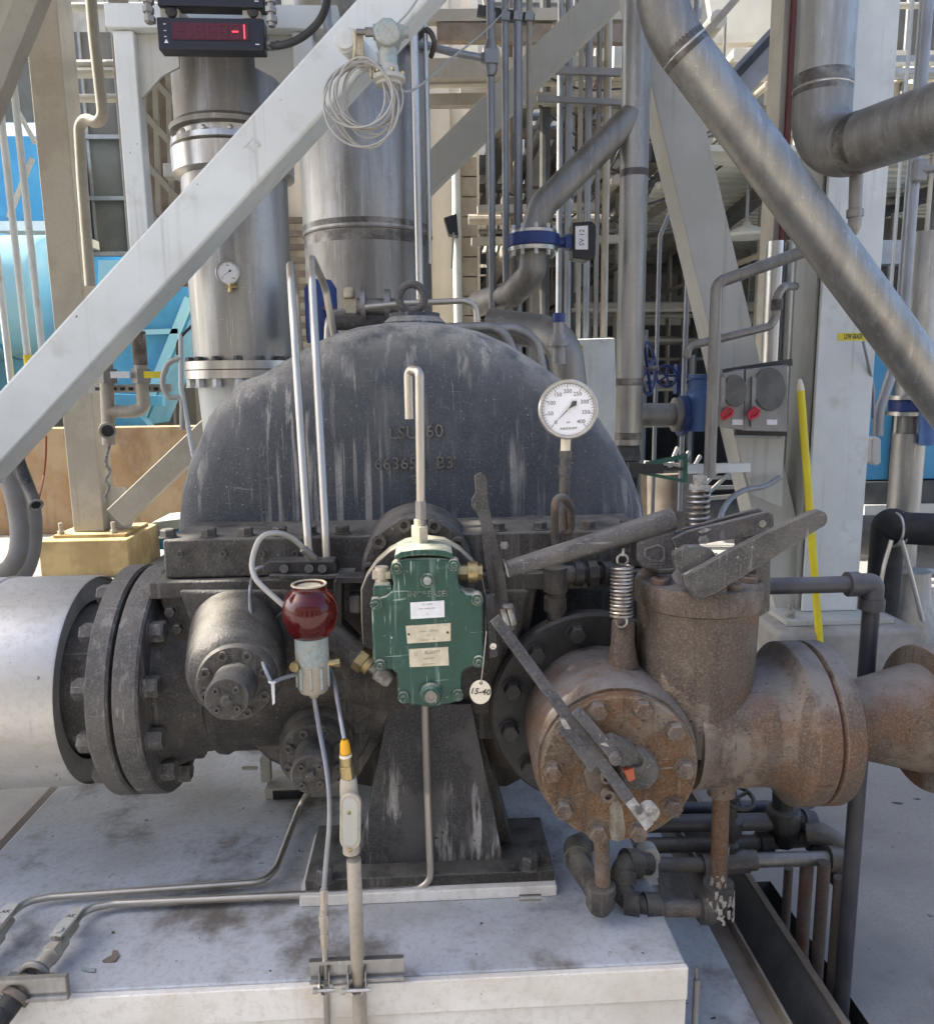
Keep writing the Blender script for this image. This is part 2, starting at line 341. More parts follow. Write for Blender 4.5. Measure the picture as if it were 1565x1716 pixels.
M['siding'] = mat('beige_siding', (.70, .65, .54), .6, c2=(.64, .59, .48), s2=(1, 1, 1), streak=((.5, .44, .34), 6, .35, .5, .7))
M['darkwall'] = mat('dark_siding', (.105, .10, .088), .7, c2=(.085, .08, .07), s2=(2, 2, 2))
M['tint'] = mat('heat_tinted_steel', (.15, .14, .13), .5, .8, c2=(.38, .36, .33), s2=(9, 9, 9), w2=(.42, .62), mott=((.28, .26, .23), 60, .5))
M['midblue'] = mat('mid_blue_paint', (.09, .18, .40), .45, c2=(.11, .21, .45), s2=(9, 9, 9))
M['pedestal'] = mat('stained_pedestal_iron', (.040, .042, .048), .6, c2=(.10, .10, .105), s2=(8, 8, 5), w2=(.42, .58), c3=(.24, .24, .24), s3=(9, 9, 3.5), w3=(.55, .68), a3=.7, streak=((.42, .42, .41), 34, .9, .54, .66), speck=((.02, .02, .02), 60, .70), mott=((.17, .17, .17), 190, .6), edge=((.3, .29, .27), .005, .7), bump=.4, bs=120)
M['chalk'] = mat('faded_mark', (.57, .57, .56), .6)
M['residue'] = mat('pale_residue', (.27, .27, .23), .8, c2=(.17, .15, .12), s2=(40, 40, 12), mott=((.12, .09, .06), 160, .6))
M['roofsheet'] = mat('pale_roof_sheet', (.66, .66, .58), .55, c2=(.58, .58, .50), s2=(1, 1, 1))
M['slat'] = mat('cream_slat', (.70, .66, .54), .55, c2=(.60, .55, .44), s2=(.8, .8, .8))
M['block'] = mat('pale_blockwork', (.42, .38, .30), .9, c2=(.36, .32, .25), s2=(6, 6, 6), bump=.2)
M['maroon'] = mat('maroon_paint', (.09, .02, .02), .5)
M['dial'] = mat('dial_face', (.80, .81, .83), .35)
M['interior'] = mat('dark_machinery_paint', (.05, .052, .05), .7, c2=(.08, .08, .075), s2=(3, 3, 3))
M['spring'] = mat('spring_steel', (.42, .41, .40), .4, .85, c2=(.22, .18, .14), s2=(40, 40, 40))
M['chip'] = mat('bare_white_chip', (.52, .51, .47), .6, c2=(.3, .28, .25), s2=(60, 60, 60), mott=((.2, .17, .14), 150, .5), bump=.2)
M['grid'] = mat('brown_steel', (.16, .13, .10), .6, c2=(.22, .19, .15), s2=(6, 6, 6))

g_ = bpy.data.materials.new('amber_oil_glass'); g_.use_nodes = True
b_ = g_.node_tree.nodes['Principled BSDF']
b_.inputs['Base Color'].default_value = (.34, .016, .018, 1); b_.inputs['Roughness'].default_value = .14
b_.inputs['Transmission Weight'].default_value = .85; b_.inputs['IOR'].default_value = 1.35; b_.inputs['Coat Weight'].default_value = .5
M['oilglass'] = g_
g2 = bpy.data.materials.new('clear_glass'); g2.use_nodes = True
b2 = g2.node_tree.nodes['Principled BSDF']
b2.inputs['Base Color'].default_value = (1, 1, 1, 1); b2.inputs['Roughness'].default_value = .03; b2.inputs['Alpha'].default_value = .12
M['glass'] = g2

def hexbolt(t, c, ax, r, h, m, parent=None, name='bolt', washer=True):
    ax = V(ax).normalized(); mb = MB()
    if washer: mb.lathe(c, ax, [(r*1.18, 0), (r*1.18, h*.15)], 18); c = V(c)+ax*h*.15
    mb.hexa(c, ax, r, h); return t.add(name, mb, m, parent, 0, None, 25)
def capscrew(t, c, ax, r, h, m, parent=None, name='bolt'):
    mb = MB(); mb.lathe(c, ax, [(r, 0), (r, h), (r*.55, h), (r*.5, h*.35), (0, h*.35)], 16); return t.add(name, mb, m, parent)
def ring(c, ax, r, n, a0=0):
    u, v, w = basis(ax); c = V(c)
    return [c+(u*math.cos(a0+2*math.pi*i/n)+v*math.sin(a0+2*math.pi*i/n))*r for i in range(n)]

# ================================================================== the setting
mb = MB(); xs = [-120, .95, 1.11, 120]; ys = [-60, .6, 2.3, 240]
for i in range(3):
    for j in range(3):
        if i == 1 and j == 1: continue
        mb.add([(xs[i], ys[j], 0), (xs[i+1], ys[j], 0), (xs[i+1], ys[j+1], 0), (xs[i], ys[j+1], 0)], [(0, 1, 2, 3)])
struct('ground', mb, M['concrete'])
mb = MB()
mb.add([(.95, .6, 0), (1.11, .6, 0), (1.11, 2.3, 0), (.95, 2.3, 0), (.95, .6, -.5), (1.11, .6, -.5), (1.11, 2.3, -.5), (.95, 2.3, -.5)],
       [(0, 1, 5, 4), (1, 2, 6, 5), (2, 3, 7, 6), (3, 0, 4, 7), (4, 5, 6, 7)])
struct('trench', mb, M['interior'])

# ---- skid the machine stands on
t = T('equipment_skid', 'white painted steel skid stained on top, carrying the turbine', 'skid')
mb = MB().box((-1.15, 1.426, .0), (.516, 3.3, .45)); t.add('deck_block', mb, M['skid_shaded'], bevel=.006)
mb = MB().box((-1.152, 1.410, .372), (.518, 1.4255, .4475)).box((-1.152, 1.417, 0), (.518, 1.4255, .3715)); t.add('front_plate', mb, M['skid_lit'], bevel=.003)
mb = MB().box((-1.20, 1.43, .05), (-1.154, 3.3, .425)); t.add('side_channel', mb, M['grid'], bevel=.004)
mb = MB()
for px in (366, 396): mb.box((W(px, 1700, 1.41).x, 1.385, .2), (W(px+7, 1700, 1.41).x, 1.4095, .352))
t.add('bracket', mb, M['skid_lit'], bevel=.002)
mb = MB().cyl(W(1167, 1640, 1.44)-Z_*.3, W(1167, 1640, 1.44)-Z_*.0, .0075).cyl(W(1167, 1640, 1.44), W(1166, 1620, 1.44), .004)
t.add('jacking_bolt', mb, M['steel'])
t.done()
t = T('side_rail', 'pale painted ledge and brown steel beam beside the white skid', 'rail')
t.add('ledge', MB().box((.519, .7, .0), (.70, 3.3, .26)), M['skid_shaded'], bevel=.004)
t.add('beam', MB().box((.702, .7, .21), (.765, 3.3, .235)).box((.762, .7, .21), (.770, 3.3, .262)).box((.7705, .7, .05), (.80, 3.3, .205)), M['grid'], bevel=.002)
t.done()
t = T('trench_edging', 'dark steel channel with a rusty top edge along the pipe trench', 'channel')
t.add('web', MB().prism([(.855, .7, .0), (.94, .7, .15), (.948, .7, .15), (.948, .7, .0)], (0, 2.6, 0)), M['darkbox'])
t.add('top_flange', MB().box((.938, .7, .151), (.958, 3.3, .163)), M['grid'], bevel=.002)
t.done()
for k in range(2):
    pass

# ================================================================== steam turbine
t = T('steam_turbine', 'dark cast iron steam turbine with domed casing on a pedestal', 'turbine')
outl = [(303, 903), (306, 862), (311, 820), (322, 780), (340, 740), (353, 704), (376, 676), (401, 647), (440, 634), (480, 610), (520, 585), (560, 567), (600, 555), (650, 548), (700, 546), (750, 550), (800, 562),
        (850, 583), (900, 615), (950, 650), (994, 697), (1026, 745), (1052, 795), (1070, 845), (1080, 903)]
O = [W(698+(x-698)*1.03, 903+(y-903)*1.03, 2.0) for x, y in outl]
cen = W(698, 903, 2.0)
cc = V((cen.x, 2.0, O[0].z))
def sc_ring(k, Y): return [V((cc.x+(p.x-cc.x)*k, Y, cc.z+(p.z-cc.z)*k)) for p in O]
rings = [sc_ring(k, Y) for k, Y in ((.02, 1.925), (.45, 1.928), (.72, 1.936), (.86, 1.95), (.93, 1.968), (.97, 1.99), (.99, 2.02), (1.0, 2.07), (1.0, 2.5), (.9, 2.6))]
up = t.add('upper_casing', MB().loft(rings), M['casing'], smooth=60)
tx = MB()
tx.text('LSU', W(676, 726, 1.929), X_, Z_, .046, .0042).text('60', W(728, 723, 1.929), X_, Z_, .046, .0042)
tx.text('663658  B3', W(694, 777, 1.927), X_, Z_, .043, .0042).text('S', W(694, 804, 1.927), X_, Z_, .032, .0042)
t.add('casting_number', tx, M['flange'], up)
# boss and eye bolt
mb = MB().lathe(W(695, 560, 2.2), Z_, [(.085, 0), (.085, .03), (.07, .045), (.07, .055), (.0, .055)], 32); t.add('lifting_boss', mb, M['casing'], up)
mb = MB().torus(W(690, 499, 2.2), (.25, 1, 0), .036, .011).cyl(W(690, 526, 2.2), W(690, 545, 2.2), .02)
t.add('eye_bolt', mb, M['lever'], up)
# split flanges
YF = 1.72
a, b = W(272, 905, YF), W(1085, 951, YF)
mb = MB().box((a.x, YF, b.z), (b.x, 2.5, a.z)); t.add('upper_flange', mb, M['cast'], bevel=.006)
a2, b2_ = W(247, 954, YF-.02), W(1090, 984, YF-.02)
mb = MB().box((a2.x, YF-.02, b2_.z), (b2_.x, 2.5, b.z-.002)); t.add('lower_flange', mb, M['cast'], bevel=.005)
for px in (283, 352, 413, 470, 520, 575, 835, 905, 985, 1050):
    p = W(px, 908, YF+.03); p.z = a.z; hexbolt(t, p, Z_, .017, .017, M['cast'])
for px, py in ((262, 930), (335, 931), (400, 931), (455, 931)):
    capscrew(t, W(px+40, 928, YF), -Y_, .008, .004, M['cast'])
# lower casing
low = [(266, 986), (285, 1050), (312, 1110), (345, 1168), (395, 1225), (450, 1275), (500, 1300), (620, 1320), (850, 1320), (905, 1290), (1000, 1180), (1060, 1090), (1085, 986)]
mb = MB().ppx(low, 1.95, .55); t.add('lower_casing', mb, M['cast'], bevel=.01)
low = [(262, 986), (283, 1050), (312, 1112), (345, 1168), (395, 1225), (450, 1272), (500, 1295), (600, 1305), (640, 1240), (860, 1240), (880, 1100), (900, 986)]
mb = MB().ppx(low, YF+.0, .16); t.add('end_plate', mb, M['cast'], bevel=.006)
inn = [(296, 988), (322, 1055), (362, 1140), (432, 1220), (512, 1272), (600, 1280), (640, 1200), (850, 1200), (870, 1090), (890, 988)]
mb = MB().ppx(inn, YF-.028, .0275); t.add('rib_plate', mb, M['cast'], bevel=.012)
for px, py in ((281, 992), (288, 1024), (300, 1052), (322, 1102)):
    hexbolt(t, W(px, py, YF), -Y_, .0125, .014, M['cast'])
# exhaust neck and its flange
ax0 = W(235, 1133, 1.85)
ez, ey = ax0.z, 1.85
XF = -.684
mb = MB().lathe((XF+.075, ey, ez), X_, [(.215, -.01), (.205, .02), (.185, .05), (.180, .09), (.190, .10), (.192, .115), (.184, .13), (.186, .55)], 48, True)
t.add('exhaust_neck', mb, M['cast'])
mb = MB().lathe((XF+.006, ey, ez), X_, [(.2, 0), (.268, 0), (.274, .005), (.274, .050), (.270, .055), (.2, .06), (.19, .06)], 64); t.add('exhaust_flange', mb, M['flange'])
for p in ring((XF+.060, ey, ez), X_, .232, 12, .26): hexbolt(t, p, X_, .024, .03, M['flange'])
for p in ring((XF+.12, ey, ez), X_, .0, 1): pass
# governor valve chest: boss, caps, spindles
def valve_cap(c0, c1, rb, cf, rf, ck, rk, dome=True, ax=None):
    ax = ax or (c1-c0).normalized()
    if dome:
        mb = MB().lathe(c0, c1-c0, [(rb*.2, -.055), (rb*.6, -.045), (rb*.9, -.02), (rb, .02), (rb, (c1-c0).length*.8), (rb*.93, (c1-c0).length*.92), (rb*.8, (c1-c0).length)], 40); bo = t.add('valve_boss', mb, M['cast'], smooth=60)
    L = .022
    mb = MB().lathe(cf, ax, [(rf, -.035), (rf, L*.6), (rf*.94, L), (.0, L)], 40); fl = t.add('valve_cover', mb, M['cast'])
    mb = MB().lathe(ck, ax, [(rk*1.05, 0), (rk, .05), (rk, .085), (rk*.93, .09), (0, .09)], 32); k = t.add('spindle_cap', mb, M['cast'], fl)
    for p in ring(cf+ax*(L+.0005), ax, rf*.78, 8, .35): capscrew(t, p, ax, .0095, .007, M['cast'], fl)
    for p in ring(ck+ax*.0905, ax, rk*.62, 4, .8): capscrew(t, p, ax, .006, .006, M['cast'], k, 'screw')
    hexbolt(t, ck+ax*.0905, ax, .010, .010, M['cast'], k, 'plug')
f1 = W(398, 1140, 1.475)
axv = V((.07, -1, .06)).normalized()
c0 = W(396, 1052, 1.73); valve_cap(c0, c0+(f1-c0)*.97, .100, f1, .077, f1+axv*.02, .041, True, axv)
f2 = W(528, 1262, 1.60)
valve_cap(f2-axv*.2, f2-axv*.02, .083, f2, .075, f2+axv*.02, .042, True, axv)
mb = MB().cyl(W(470, 1120, 1.74), W(640, 1140, 1.74), .085).cyl(W(470, 1020, 1.75), W(610, 1180, 1.75), .09); t.add('steam_chest', mb, M['cast'], smooth=60)
# bearing housing behind the governor
bh = W(700, 951, 1.69); r92 = 92*mpp(bh)
mb = MB().lathe(bh, -Y_, [(r92*1.05, -.12), (r92, -.02), (r92, .014), (r92*.93, .022), (0, .022)], 56); bo = t.add('bearing_housing', mb, M['cast'])
for k in range(10):
    an = math.radians(21+36*k); p = bh+V((math.sin(an)*.8*r92*1.08, -.022, math.cos(an)*.8*r92*1.08)); capscrew(t, p, -Y_, .0155, .014, M['cast'], bo)
mb = MB().cyl(W(700, 1015, 1.88), W(700, 1015, 1.70), .125); t.add('shaft_housing', mb, M['black'])  # near-black colour stands in for deep shade behind the governor
mb = MB().cyl(W(700, 1010, 1.70), W(700, 1040, 1.60), .075); t.add('shaft_guard', mb, M['black'])
# pedestal
ped = [W(652, 1180, 1.665), W(790, 1180, 1.665), W(846, 1455, 1.725), W(598, 1455, 1.725)]
mb = MB().prism(ped, (0, .12, 0)); t.add('pedestal', mb, M['pedestal'], bevel=.003)
mb = MB().ppx([(785, 1200), (797, 1195), (868, 1450), (845, 1455)], 1.775, .16); t.add('gusset', mb, M['cast'], bevel=.002)
fa, fb = W(512, 1500, 1.665), W(929, 1488, 1.665)
fz = .479
mb = MB().box((fa.x, 1.668, fz), (fb.x, 1.90, fz+.028)); ft = t.add('foot_plate', mb, M['cast'], bevel=.003)
for px, py in ((545, 1473), (887, 1452)):
    q = G(px, py, fz+.03); q.z = fz+.028; hexbolt(t, q, Z_, .02, .028, M['lever'], ft)
mb = MB().ppx([(905, 1430), (922, 1440), (930, 1480), (905, 1480)], 1.70, .02); t.add('jack_lug', mb, M['cast'], ft, .002)
q = G(882, 1490, fz+.01); t.add('jack_screw', MB().cyl(q+V((-.02, -.03, .0)), q+V((.03, -.03, .0)), .007), M['steel'], ft)
mb = MB().box((fa.x-.012, 1.652, .4505), (fb.x+.004, 1.91, .4785)); t.add('shim_pad', mb, M['skid_lit'], ft, .003)
# left hand support under the casing with its slotted guide
gy = G(480, 1338, .452).y; zg = W(480, 1322, gy).z
mb = MB().box((W(443, 1330, gy).x, gy, .4505), (W(570, 1330, gy).x, gy+.12, zg)); t.add('guide_block', mb, M['greywhite'], bevel=.003)
mb = MB().box((W(432, 1290, gy).x, gy+.03, W(432, 1312, gy+.03).z), (W(449, 1290, gy).x, gy+.06, W(432, 1272, gy+.03).z)).cyl(W(406, 1287, gy+.04), W(432, 1287, gy+.04), .006); t.add('guide_arm', mb, M['greywhite'], bevel=.002)
mb = MB().box((W(458, 1330, gy).x, gy-.006, .453), (W(516, 1330, gy).x, gy-.0005, zg-.004)); t.add('guide_slot', mb, M['black'])
# linkage brackets on the split flange
mb = MB().ppx([(442, 945), (452, 941), (560, 940), (565, 948), (565, 964), (445, 962)], 1.645, .05); br = t.add('trip_bracket', mb, M['black'], bevel=.004)
mb = MB().ppx([(451, 964), (592, 964), (590, 971), (451, 971)], 1.63, .07); t.add('bracket_plate', mb, M['cast'], br, .002)
for px in (476, 518, 540): t.add('bracket_stud', MB().cyl(W(px, 953, 1.644), W(px, 953, 1.63), .009), M['lever'], br)
mb = MB()
mb.bar(W(568, 968, 1.64), W(568, 1045, 1.64), .018, .05).bar(W(564, 968, 1.64), W(612, 968, 1.64), .016, .05).bar(W(566, 1040, 1.64), W(600, 1075, 1.64), .016, .05)
t.add('yoke_bracket', mb, M['black'], bevel=.004)
mb = MB().ppx([(582, 1000), (604, 998), (604, 1030), (584, 1028)], 1.63, .05); t.add('yoke_block', mb, M['lever'], bevel=.006)
# large steam-inlet flange on the right, behind the valve
ri = W(985, 1180, 1.68)
mb = MB().lathe(ri, -Y_, [(.10, -.2), (.215, -.02), (.228, 0), (.228, .03), (.222, .036), (0, .036)], 64); fl = t.add('inlet_flange', mb, M['black'])  # coloured near-black to deepen the shade behind the valve
for p in ring(ri-Y_*.037, -Y_, .19, 12, .2): hexbolt(t, p, -Y_, .02, .026, M['black'], fl)
mb = MB().tube([W(800, 1180, 1.95), W(845, 1215, 1.9), W(900, 1225, 1.85), W(960, 1225, 1.8)], .10, 24, sm=6); t.add('steam_inlet_elbow', mb, M['rust'], smooth=60)
t.done()

# ================================================================== exhaust pipe with its metal jacket
t = T('exhaust_pipe', 'silver metal-jacketed exhaust pipe bolted to the turbine flange', 'pipe')
mb = MB().lathe((XF-.002, ey, ez), -X_, [(.19, 0), (.268, 0), (.274, .005), (.274, .044), (.268, .048), (.2, .052), (.185, .08), (.18, .14), (.18, 1.7)], 64); t.add('pipe_flange', mb, M['flange'])
for p in ring((XF-.052, ey, ez), -X_, .232, 12, .26): hexbolt(t, p, -X_, .024, .03, M['flange'])
jx = XF-.125
mb = MB().lathe((jx, ey, ez), -X_, [(.19, .012), (.243, .012), (.247, 0), (.250, .006), (.250, .20), (.2525, .202), (.2525, .208), (.250, .21), (.250, .46), (.2525, .462), (.2525, .468), (.250, .47), (.250, 1.6)], 72, False)
j = t.add('jacket', mb, M['jacket'])
mb = MB().lathe((jx-.09, ey, ez), -X_, [(.19, -.0), (.19, .01)], 40, False); 
mb = MB().lathe((jx-.02, ey, ez), -X_, [(.17, 0), (.236, 0), (.236, .03), (.17, .03)], 56, False); t.add('end_void_shade', mb, M['interior'], j)  # dark ring put in for the shadowed void inside the jacket end
mb = MB()
for x, a in ((.03, 2.2), (.03, 4.0), (.25, 2.5), (.25, 3.9), (.03, 1.2), (.25, 1.3)):
    p = V((jx-x, ey+math.sin(a)*-.250, ez+math.cos(a)*.250)); 
    mb.sphere(V((jx-x, ey-.250*abs(math.sin(a)), ez+.250*math.cos(a))), .004, n=8)
t.add('rivet', mb, M['steel'], j)
t.done()

# ================================================================== governor
def z2(x, y): return 400+x/3.13, 860+y/3.13
def z3(x, y): return 780+x/2.445, 800+y/2.445
t = T('governor', 'green painted governor with three nameplates on the turbine front', 'governor')
gout = [z2(*q) for q in [(797, 268), (830, 250), (880, 240), (975, 236), (1075, 238), (1120, 248), (1148, 280), (1152, 365), (1168, 405), (1200, 425), (1250, 428), (1282, 460), (1286, 740), (1282, 790), (1240, 806), (1190, 822),
        (1174, 850), (1175, 940), (1165, 985), (1110, 1003), (1000, 1022), (900, 1008), (850, 995), (834, 955), (830, 850), (808, 825), (760, 820), (712, 800), (700, 770), (698, 500), (706, 452), (770, 434), (805, 408), (812, 370), (800, 320)]]
YG = 1.50
cb = t.add('cover', MB().ppx(gout, YG, .03), M['green'], bevel=.006)
gc = z2(990, 630)
body = [((x-gc[0])*.97+gc[0], (y-gc[1])*.97+gc[1]) for x, y in gout]
t.add('body', MB().ppx(body, YG+.0305, .10), M['green'], bevel=.006)
# lobes and cap screws at the corners
for q in ((830, 285), (1128, 270), (722, 472), (1250, 450), (742, 795), (1258, 776), (866, 962), (1148, 952)):
    p = W(*z2(*q), YG); mb = MB().lathe(p+Y_*.02, -Y_, [(.0125, 0), (.0125, .023), (.0115, .0265), (0, .0265)], 24); lb = t.add('bolt_lobe', mb, M['green'], cb)
    capscrew(t, p-Y_*.0066, -Y_, .0068, .005, M['green'], lb, 'screw')
p = W(*z2(990, 350), YG); mb = MB().lathe(p, -Y_, [(.0145, 0), (.0145, .004), (.0135, .006), (0, .006)], 28); k = t.add('adjuster', mb, M['green'], cb)
t.add('screw_head', MB().lathe(p-Y_*.006, -Y_, [(.0085, 0), (.008, .004), (0, .004)], 20).box((p.x-.008, p.y-.0115, p.z-.0012), (p.x+.008, p.y-.0101, p.z+.0012)), M['palevalve'], k)
p = W(*z2(1008, 945), YG); mb = MB().lathe(p+Y_*.01, -Y_, [(.024, 0), (.023, .022), (.018, .026), (0, .026)], 32); k = t.add('drain_boss', mb, M['green'], cb)
t.add('drain_plug', MB().lathe(p-Y_*.016, -Y_, [(.0125, 0), (.0125, .004), (.007, .004), (.0065, .002), (0, .002)], 20), M['steel_dull'], k)
ny = YG-.0008
def nplate(name, corners, m):
    return t.add(name, MB().ppx([z2(*c) for c in corners], ny-.0012, .0019), m, cb)
n1 = nplate('nameplate', [(900, 470), (1078, 458), (1080, 545), (902, 556)], M['whitelabel'])
n2 = nplate('nameplate', [(876, 592), (1112, 577), (1112, 670), (885, 684)], M['plate'])
n3 = nplate('nameplate', [(893, 714), (1098, 702), (1103, 798), (897, 808)], M['plate'])
def lines(par, rows, m):
    mb = MB()
    for x0, x1, y, txt, h in rows:
        mb.text(txt, W(*z2((x0+x1)/2, y), ny-.0013), X_+Z_*.05, Z_, h, .0002)
    t.add('lettering', mb, m, par)
lines(n1, [(900, 1078, 478, 'OIL  LEVEL', .0045), (900, 1078, 500, 'CHECK  BEFORE  START', .0032), (900, 1078, 528, '1.5', .0045)], M['faintink'])
lines(n2, [(900, 1095, 618, 'SERIAL      30091106', .0042), (900, 1090, 640, 'TYPE', .0034), (900, 1090, 664, 'PART NO.      1785', .0036)], M['faintink'])
lines(n3, [(965, 1070, 730, 'ELLIOTT', .0085)], M['ink']); lines(n3, [(905, 955, 738, 'G', .010), (900, 1090, 762, 'GOVERNOR', .0042), (900, 1090, 792, 'STEAM TURBINE', .0036)], M['faintink'])
t.add('rivet', MB().sphere(W(*z2(892, 635), ny-.001), .0026, n=10).sphere(W(*z2(1095, 625), ny-.001), .0026, n=10), M['black'], n2)
mb = MB().text('INCREASE', W(*z2(985, 425), YG-.0005), X_, Z_, .017, .0018, bold=.004); t.add('raised_lettering', mb, M['green'], cb)
# top cowl lip, side ledge, breather boss
mb = MB().ppx([z2(*q) for q in [(815, 222), (850, 202), (930, 190), (1010, 188), (1085, 195), (1125, 212), (1120, 240), (1060, 226), (980, 222), (900, 226), (820, 246)]], YG-.004, .11); t.add('top_lip', mb, M['green'], bevel=.003)
mb = MB().ppx([z2(*q) for q in [(703, 395), (712, 376), (790, 378), (808, 392), (800, 410), (768, 432), (704, 448)]], YG+.004, .08); t.add('side_ledge', mb, M['green'], bevel=.004)
p = W(*z2(752, 325), YG+.04); t.add('side_fitting', MB().cyl(p-Z_*.02, p+Z_*.018, .014).box((p.x-.019, p.y-.012, p.z-.006), (p.x+.019, p.y+.012, p.z+.010)), M['cream'], bevel=.002)
p = W(*z2(1200, 310), YG+.05); t.add('side_plug', MB().cyl(p-X_*.02, p+X_*.03, .017, n=6).cyl(p+X_*.0, p+X_*.02, .022), M['brass'])
# mounting ring behind, sunlit rim
arch = [z2(*q) for q in [(650, 700), (642, 560), (640, 400), (665, 335), (720, 258), (790, 196), (870, 153), (975, 132), (1080, 146), (1160, 190), (1232, 258), (1280, 340), (1298, 440), (1300, 700), (1200, 760), (760, 760)]]
t.add('mounting_flange', MB().ppx(arch, YG+.10, .05), M['cream'], bevel=.006)
arch2 = [((x-gc[0])*.985+gc[0], (y-gc[1])*.985+gc[1]) for x, y in arch]
t.add('flange_face', MB().ppx(arch2, YG+.092, .0075), M['cast'], bevel=.002)
# hose clamp band at the top, vent neck
p = W(*z2(950, 130), YG+.07)
t.add('vent_nut', MB().cyl(p-Z_*.014, p+Z_*.026, .019, n=6).cyl(p+Z_*.026, p+Z_*.04, .011).cyl(p-Z_*.03, p-Z_*.014, .027), M['cream'], bevel=.0015)
t.done()

# gooseneck vent tube over the governor
p = W(705, 880, 1.57)
a, b, c, d_ = W(705, 846, 1.57), W(703, 622, 1.57), W(684, 618, 1.60), W(686, 702, 1.60)
t = T('gooseneck_vent', 'bent steel vent tube with a hooked end above the green governor', 'vent tube')
t.add('tube', MB().tube([a-Z_*.02, b, c, d_], .0092, 20, .0135), M['tube'])
t.add('fitting', MB().cyl(a-Z_*.03, a+Z_*.008, .0125, n=6).cyl(a-Z_*.055, a-Z_*.03, .0105), M['steel_dull'], bevel=.001)
t.done()
t = T('wired_tag', 'oval cream tag handwritten 15-40 hanging by the green governor', 'tag')
tc = W(805, 1160, 1.475)
mb = MB(); mb.lathe(tc+Y_*.001, -Y_, [(.0215, -.0008), (.0215, .0008)], 32)
for i, v in enumerate(mb.v): mb.v[i] = V((v.x, v.y, tc.z+(v.z-tc.z)*1.18))
a = t.add('disc', mb, M['white_plastic'])
t.add('handwriting', MB().text('15-40', tc-Y_*.0003+Z_*.001, V((1, 0, -.12)), V((.25, 0, 1)), .018, .0008, bold=.006), M['ink'], a)
t.add('hole', MB().cyl(tc+V((.001, -.0002, .019)), tc+V((.001, .0018, .019)), .0032, n=12), M['black'], a)
t.add('wire', MB().tube([tc+V((.001, -.001, .018)), W(810, 1110, 1.48), W(815, 1058, 1.50)], .0011, 8, sm=4), M['tube'])
t.done()

# ================================================================== small red oil bottle (constant level oiler)
t = T('oiler', 'round glass oiler bulb of red oil on a worn metal cup', 'oiler')
YO = 1.52
c = W(522, 1066, YO); m_ = mpp(c)
prof = [(30, 1), (39, 14), (45, 30), (46.5, 42), (44, 58), (37, 72), (30, 79), (28.5, 84), (29.5, 89), (27, 90)]
mb = MB().lathe(c, Z_, [(0, 1*m_)]+[(r*m_, h*m_) for r, h in prof]+[(24*m_, 88*m_), (0, 86*m_)], 48); bl = t.add('bulb', mb, M['oilglass'], smooth=70)
t.add('bulb_rim', MB().torus(c+Z_*89.5*m_, Z_, 27.5*m_, 2.2*m_, 40, 8).lathe(c+Z_*87.5*m_, Z_, [(26*m_, 0), (0, .5*m_)], 32), M['cream'], bl)
t.add('embossing', MB().torus(c+V((-.018, -46*m_*.86, 42*m_)), (-.45, -1, -.05), .016, .0012, 24, 6), M['oilglass'], bl)
mb = MB().lathe(c, -Z_, [(29*m_, -3*m_), (29*m_, 0), (28*m_, 2*m_), (28*m_, 42*m_), (27*m_, 46*m_)], 40); cup = t.add('cup', mb, M['palevalve'])
mb = MB().lathe(c-Z_*46*m_, -Z_, [(27*m_, 0), (26*m_, 4*m_), (26*m_, 44*m_), (23*m_, 50*m_), (12*m_, 53*m_), (7*m_, 62*m_)], 40); lo = t.add('lower_body', mb, M['conduit'])
mb = MB()
for k in range(9):
    p = ring(c-Z_*68*m_, Z_, 26.4*m_, 18)[k*2]; mb.obox(p, (X_, Y_, Z_), (2.4*m_, 2.4*m_, 19*m_))
t.add('rib', mb, M['palevalve'], lo, .0008)
t.add('thumb_screw', MB().cyl(c+V((-24*m_, -.016, -44*m_)), c+V((-27*m_, -.034, -44*m_)), 8*m_), M['brass'], cup, .001)
t.add('side_port', MB().cyl(c+V((24*m_, 0, -47*m_)), c+V((38*m_, 0, -47*m_)), 7*m_).cyl(c+V((38*m_, 0, -47*m_)), c+V((46*m_, 0, -47*m_)), 8*m_, n=6), M['brass'])
t.done()
# fat angled conduit fitting behind the oiler
t = T('probe_housing', 'angled metal pipe fitting with a hex union beside the oiler', 'pipe fitting')
a, b = W(548, 1060, 1.62), W(601, 1100, 1.60)
ax = (b-a).normalized()
t.add('barrel', MB().cyl(a-ax*.05, b, .027), M['lever'])
t.add('union_nut', MB().cyl(b, b+ax*.02, .029, n=6).cyl(b+ax*.02, b+ax*.034, .023), M['brass'], bevel=.001)
t.add('cap', MB().cyl(b+ax*.034, b+ax*.046, .012).lathe(b+ax*.046, ax, [(.012, 0), (.019, .006), (.019, .034), (.014, .042), (0, .042)], 24), M['chip'])
t.done()
pipe('oiler_hose', 'thin grey hose curving from the trip bracket to the oiler bulb', 'hose', [W(524, 936, 1.66), W(512, 922, 1.65), W(490, 902, 1.63), W(462, 893, 1.60), (W(436, 903, 1.58)), W(423, 940, 1.57), W(428, 968, 1.55), W(450, 992, 1.54), W(480, 1018, 1.53)], .0058, M['cable'], sm=6)
pipe('hose_ferrule', 'steel hose end fitting at the foot of the two polished tubes', 'hose fitting', [W(527, 937, 1.66), W(521, 931, 1.655), W(508, 919, 1.645)], .009, M['steel_dull'])
pipe('probe_cable', 'thin dark cable looping down the turbine face to a white tie', 'cable', [W(442, 950, 1.65), W(428, 956, 1.64), W(420, 985, 1.66), W(420, 1020, 1.60), W(427, 1065, 1.52), W(441, 1112, 1.46), W(455, 1145, 1.44)], .004, M['galv'], sm=6)
t = T('cable_tie', 'white cable tie with a hanging tail on the dark cable', 'cable tie')
